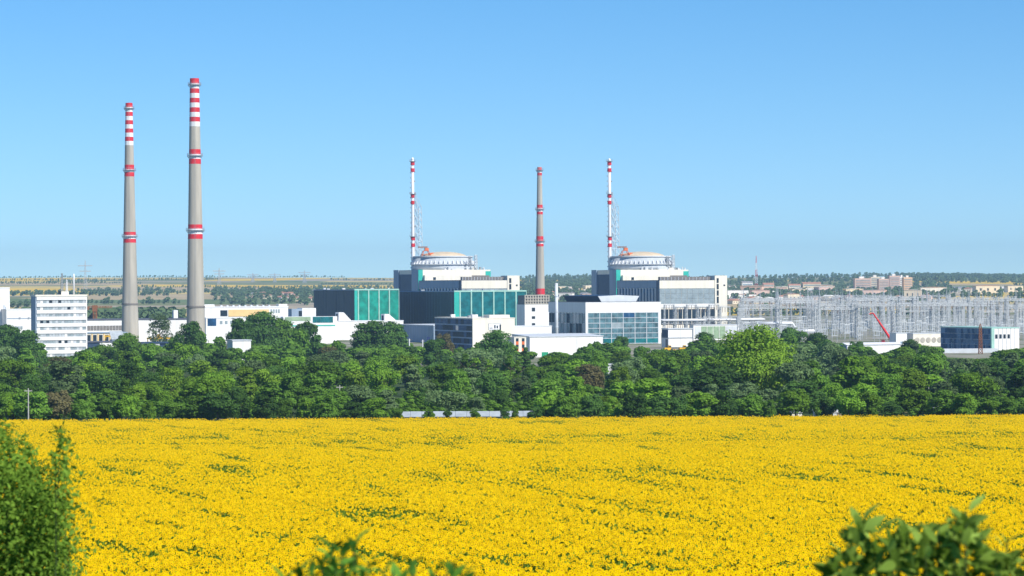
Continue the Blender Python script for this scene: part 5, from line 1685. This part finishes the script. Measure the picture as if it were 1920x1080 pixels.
def left_bush():
    d0 = 18.0
    c = P(20, 1100, d0); g = G(c.x, d0)
    o = empty('tall_bush', (c.x, d0, g), 0, 'tall small-leaved green bush at the lower left corner before the sunflowers', 'bush')
    rng = np.random.default_rng(6)
    tips = [(-60, 760, 1.6), (-25, 770, 1.5), (12, 792, .9), (18, 830, 1.3), (46, 812, .7), (60, 838, .9), (2, 860, 1.5), (40, 880, 1.5), (70, 870, 1.0), (88, 905, 1.0), (112, 792, .55), (118, 815, .7), (104, 845, .6), (125, 862, .45),
            (60, 925, 1.4), (98, 935, 1.0), (118, 925, .6), (30, 950, 1.6), (80, 980, 1.4), (105, 990, .9), (112, 1018, .6), (60, 1030, 1.6), (95, 1050, 1.4), (128, 1062, .7), (140, 1080, .8), (130, 1010, .35), (20, 1040, 1.6), (-30, 900, 1.8), (-60, 1000, 1.8)]
    st = MB(); C = []; Nn = []; S = []
    O = np.array([c.x, d0, g])
    for px, py, w in tips:
        d = d0 + rng.normal(0, .35)
        t = np.array(P(px, py + 6, d)) - O; L = rng.uniform(.5, .9)
        b = np.array([t[0] * .8 + rng.normal(0, .05), t[1] * .6, max(0, t[2] - L)])
        st.path([Vector((b[0] * .6, 0, 0)), Vector(b), Vector(t)], [.012, .006, .002], 5)
        n = int(380 * w * L / .7)
        f = rng.random(n) ** .8
        spread = (.02 + .13 * w * (1 - f) ** .6)
        pos = b + (t - b) * f[:, None] + rng.normal(size=(n, 3)) * spread[:, None] * np.array([.8, 1.2, .55])
        C.append(pos); Nn.append(dirs(n, rng) + np.array([.3, -.5, .7])); S.append(.019 * rng.uniform(.6, 1.35, n))
    n = 7000        # body of the bush
    py = 1000 + rng.uniform(-150, 420, n)
    px = (104 + 16 * np.sin(py / 23.0) + 9 * np.sin(py / 9.0)) * rng.random(n) ** .65 - 95 * rng.random(n) ** 2
    py = np.maximum(py, 880 + np.clip(px - 40, 0, 200) * 1.2 + rng.uniform(-25, 25, n))
    pos = np.array([list(P(a, b, d0 + rng.normal(0, .3))) for a, b in zip(px, py)]) - O
    pos = pos[pos[:, 2] > .02]
    C.append(pos); Nn.append(dirs(len(pos), rng) + np.array([.3, -.5, .7])); S.append(.019 * rng.uniform(.6, 1.35, len(pos)))
    q = leaf_arrays(np.concatenate(C), np.concatenate(Nn), np.concatenate(S), .5, rng)
    f = bpy.data.objects.new('foliage', quads_mesh('foliage', q, 'bush_leaf')); link(f, o); f['kind'] = 'stuff'
    st.build('stems', 'green_stem', o)


right_shrub()
centre_sprigs()
left_bush()


# ------------------------------------------------------------------ haze
def haze():
    mb = MB().box(-5400, 5400, -420, 11200, -15, 185)
    m = bpy.data.materials.new('haze_air'); m.use_nodes = True
    n = m.node_tree.nodes; l = m.node_tree.links
    n.remove(n['Principled BSDF'])
    v = n.new('ShaderNodeVolumePrincipled')
    v.inputs['Color'].default_value = (0.35, 0.56, 0.82, 1)
    v.inputs['Density'].default_value = 0.00007
    v.inputs['Anisotropy'].default_value = 0.0
    l.new(v.outputs[0], n['Material Output'].inputs['Volume'])
    o = bpy.data.objects.new('haze', mb.mesh('haze', m)); link(o)
    tag(o, 'thin pale blue summer haze over the whole plain', 'haze', kind='stuff')


haze()
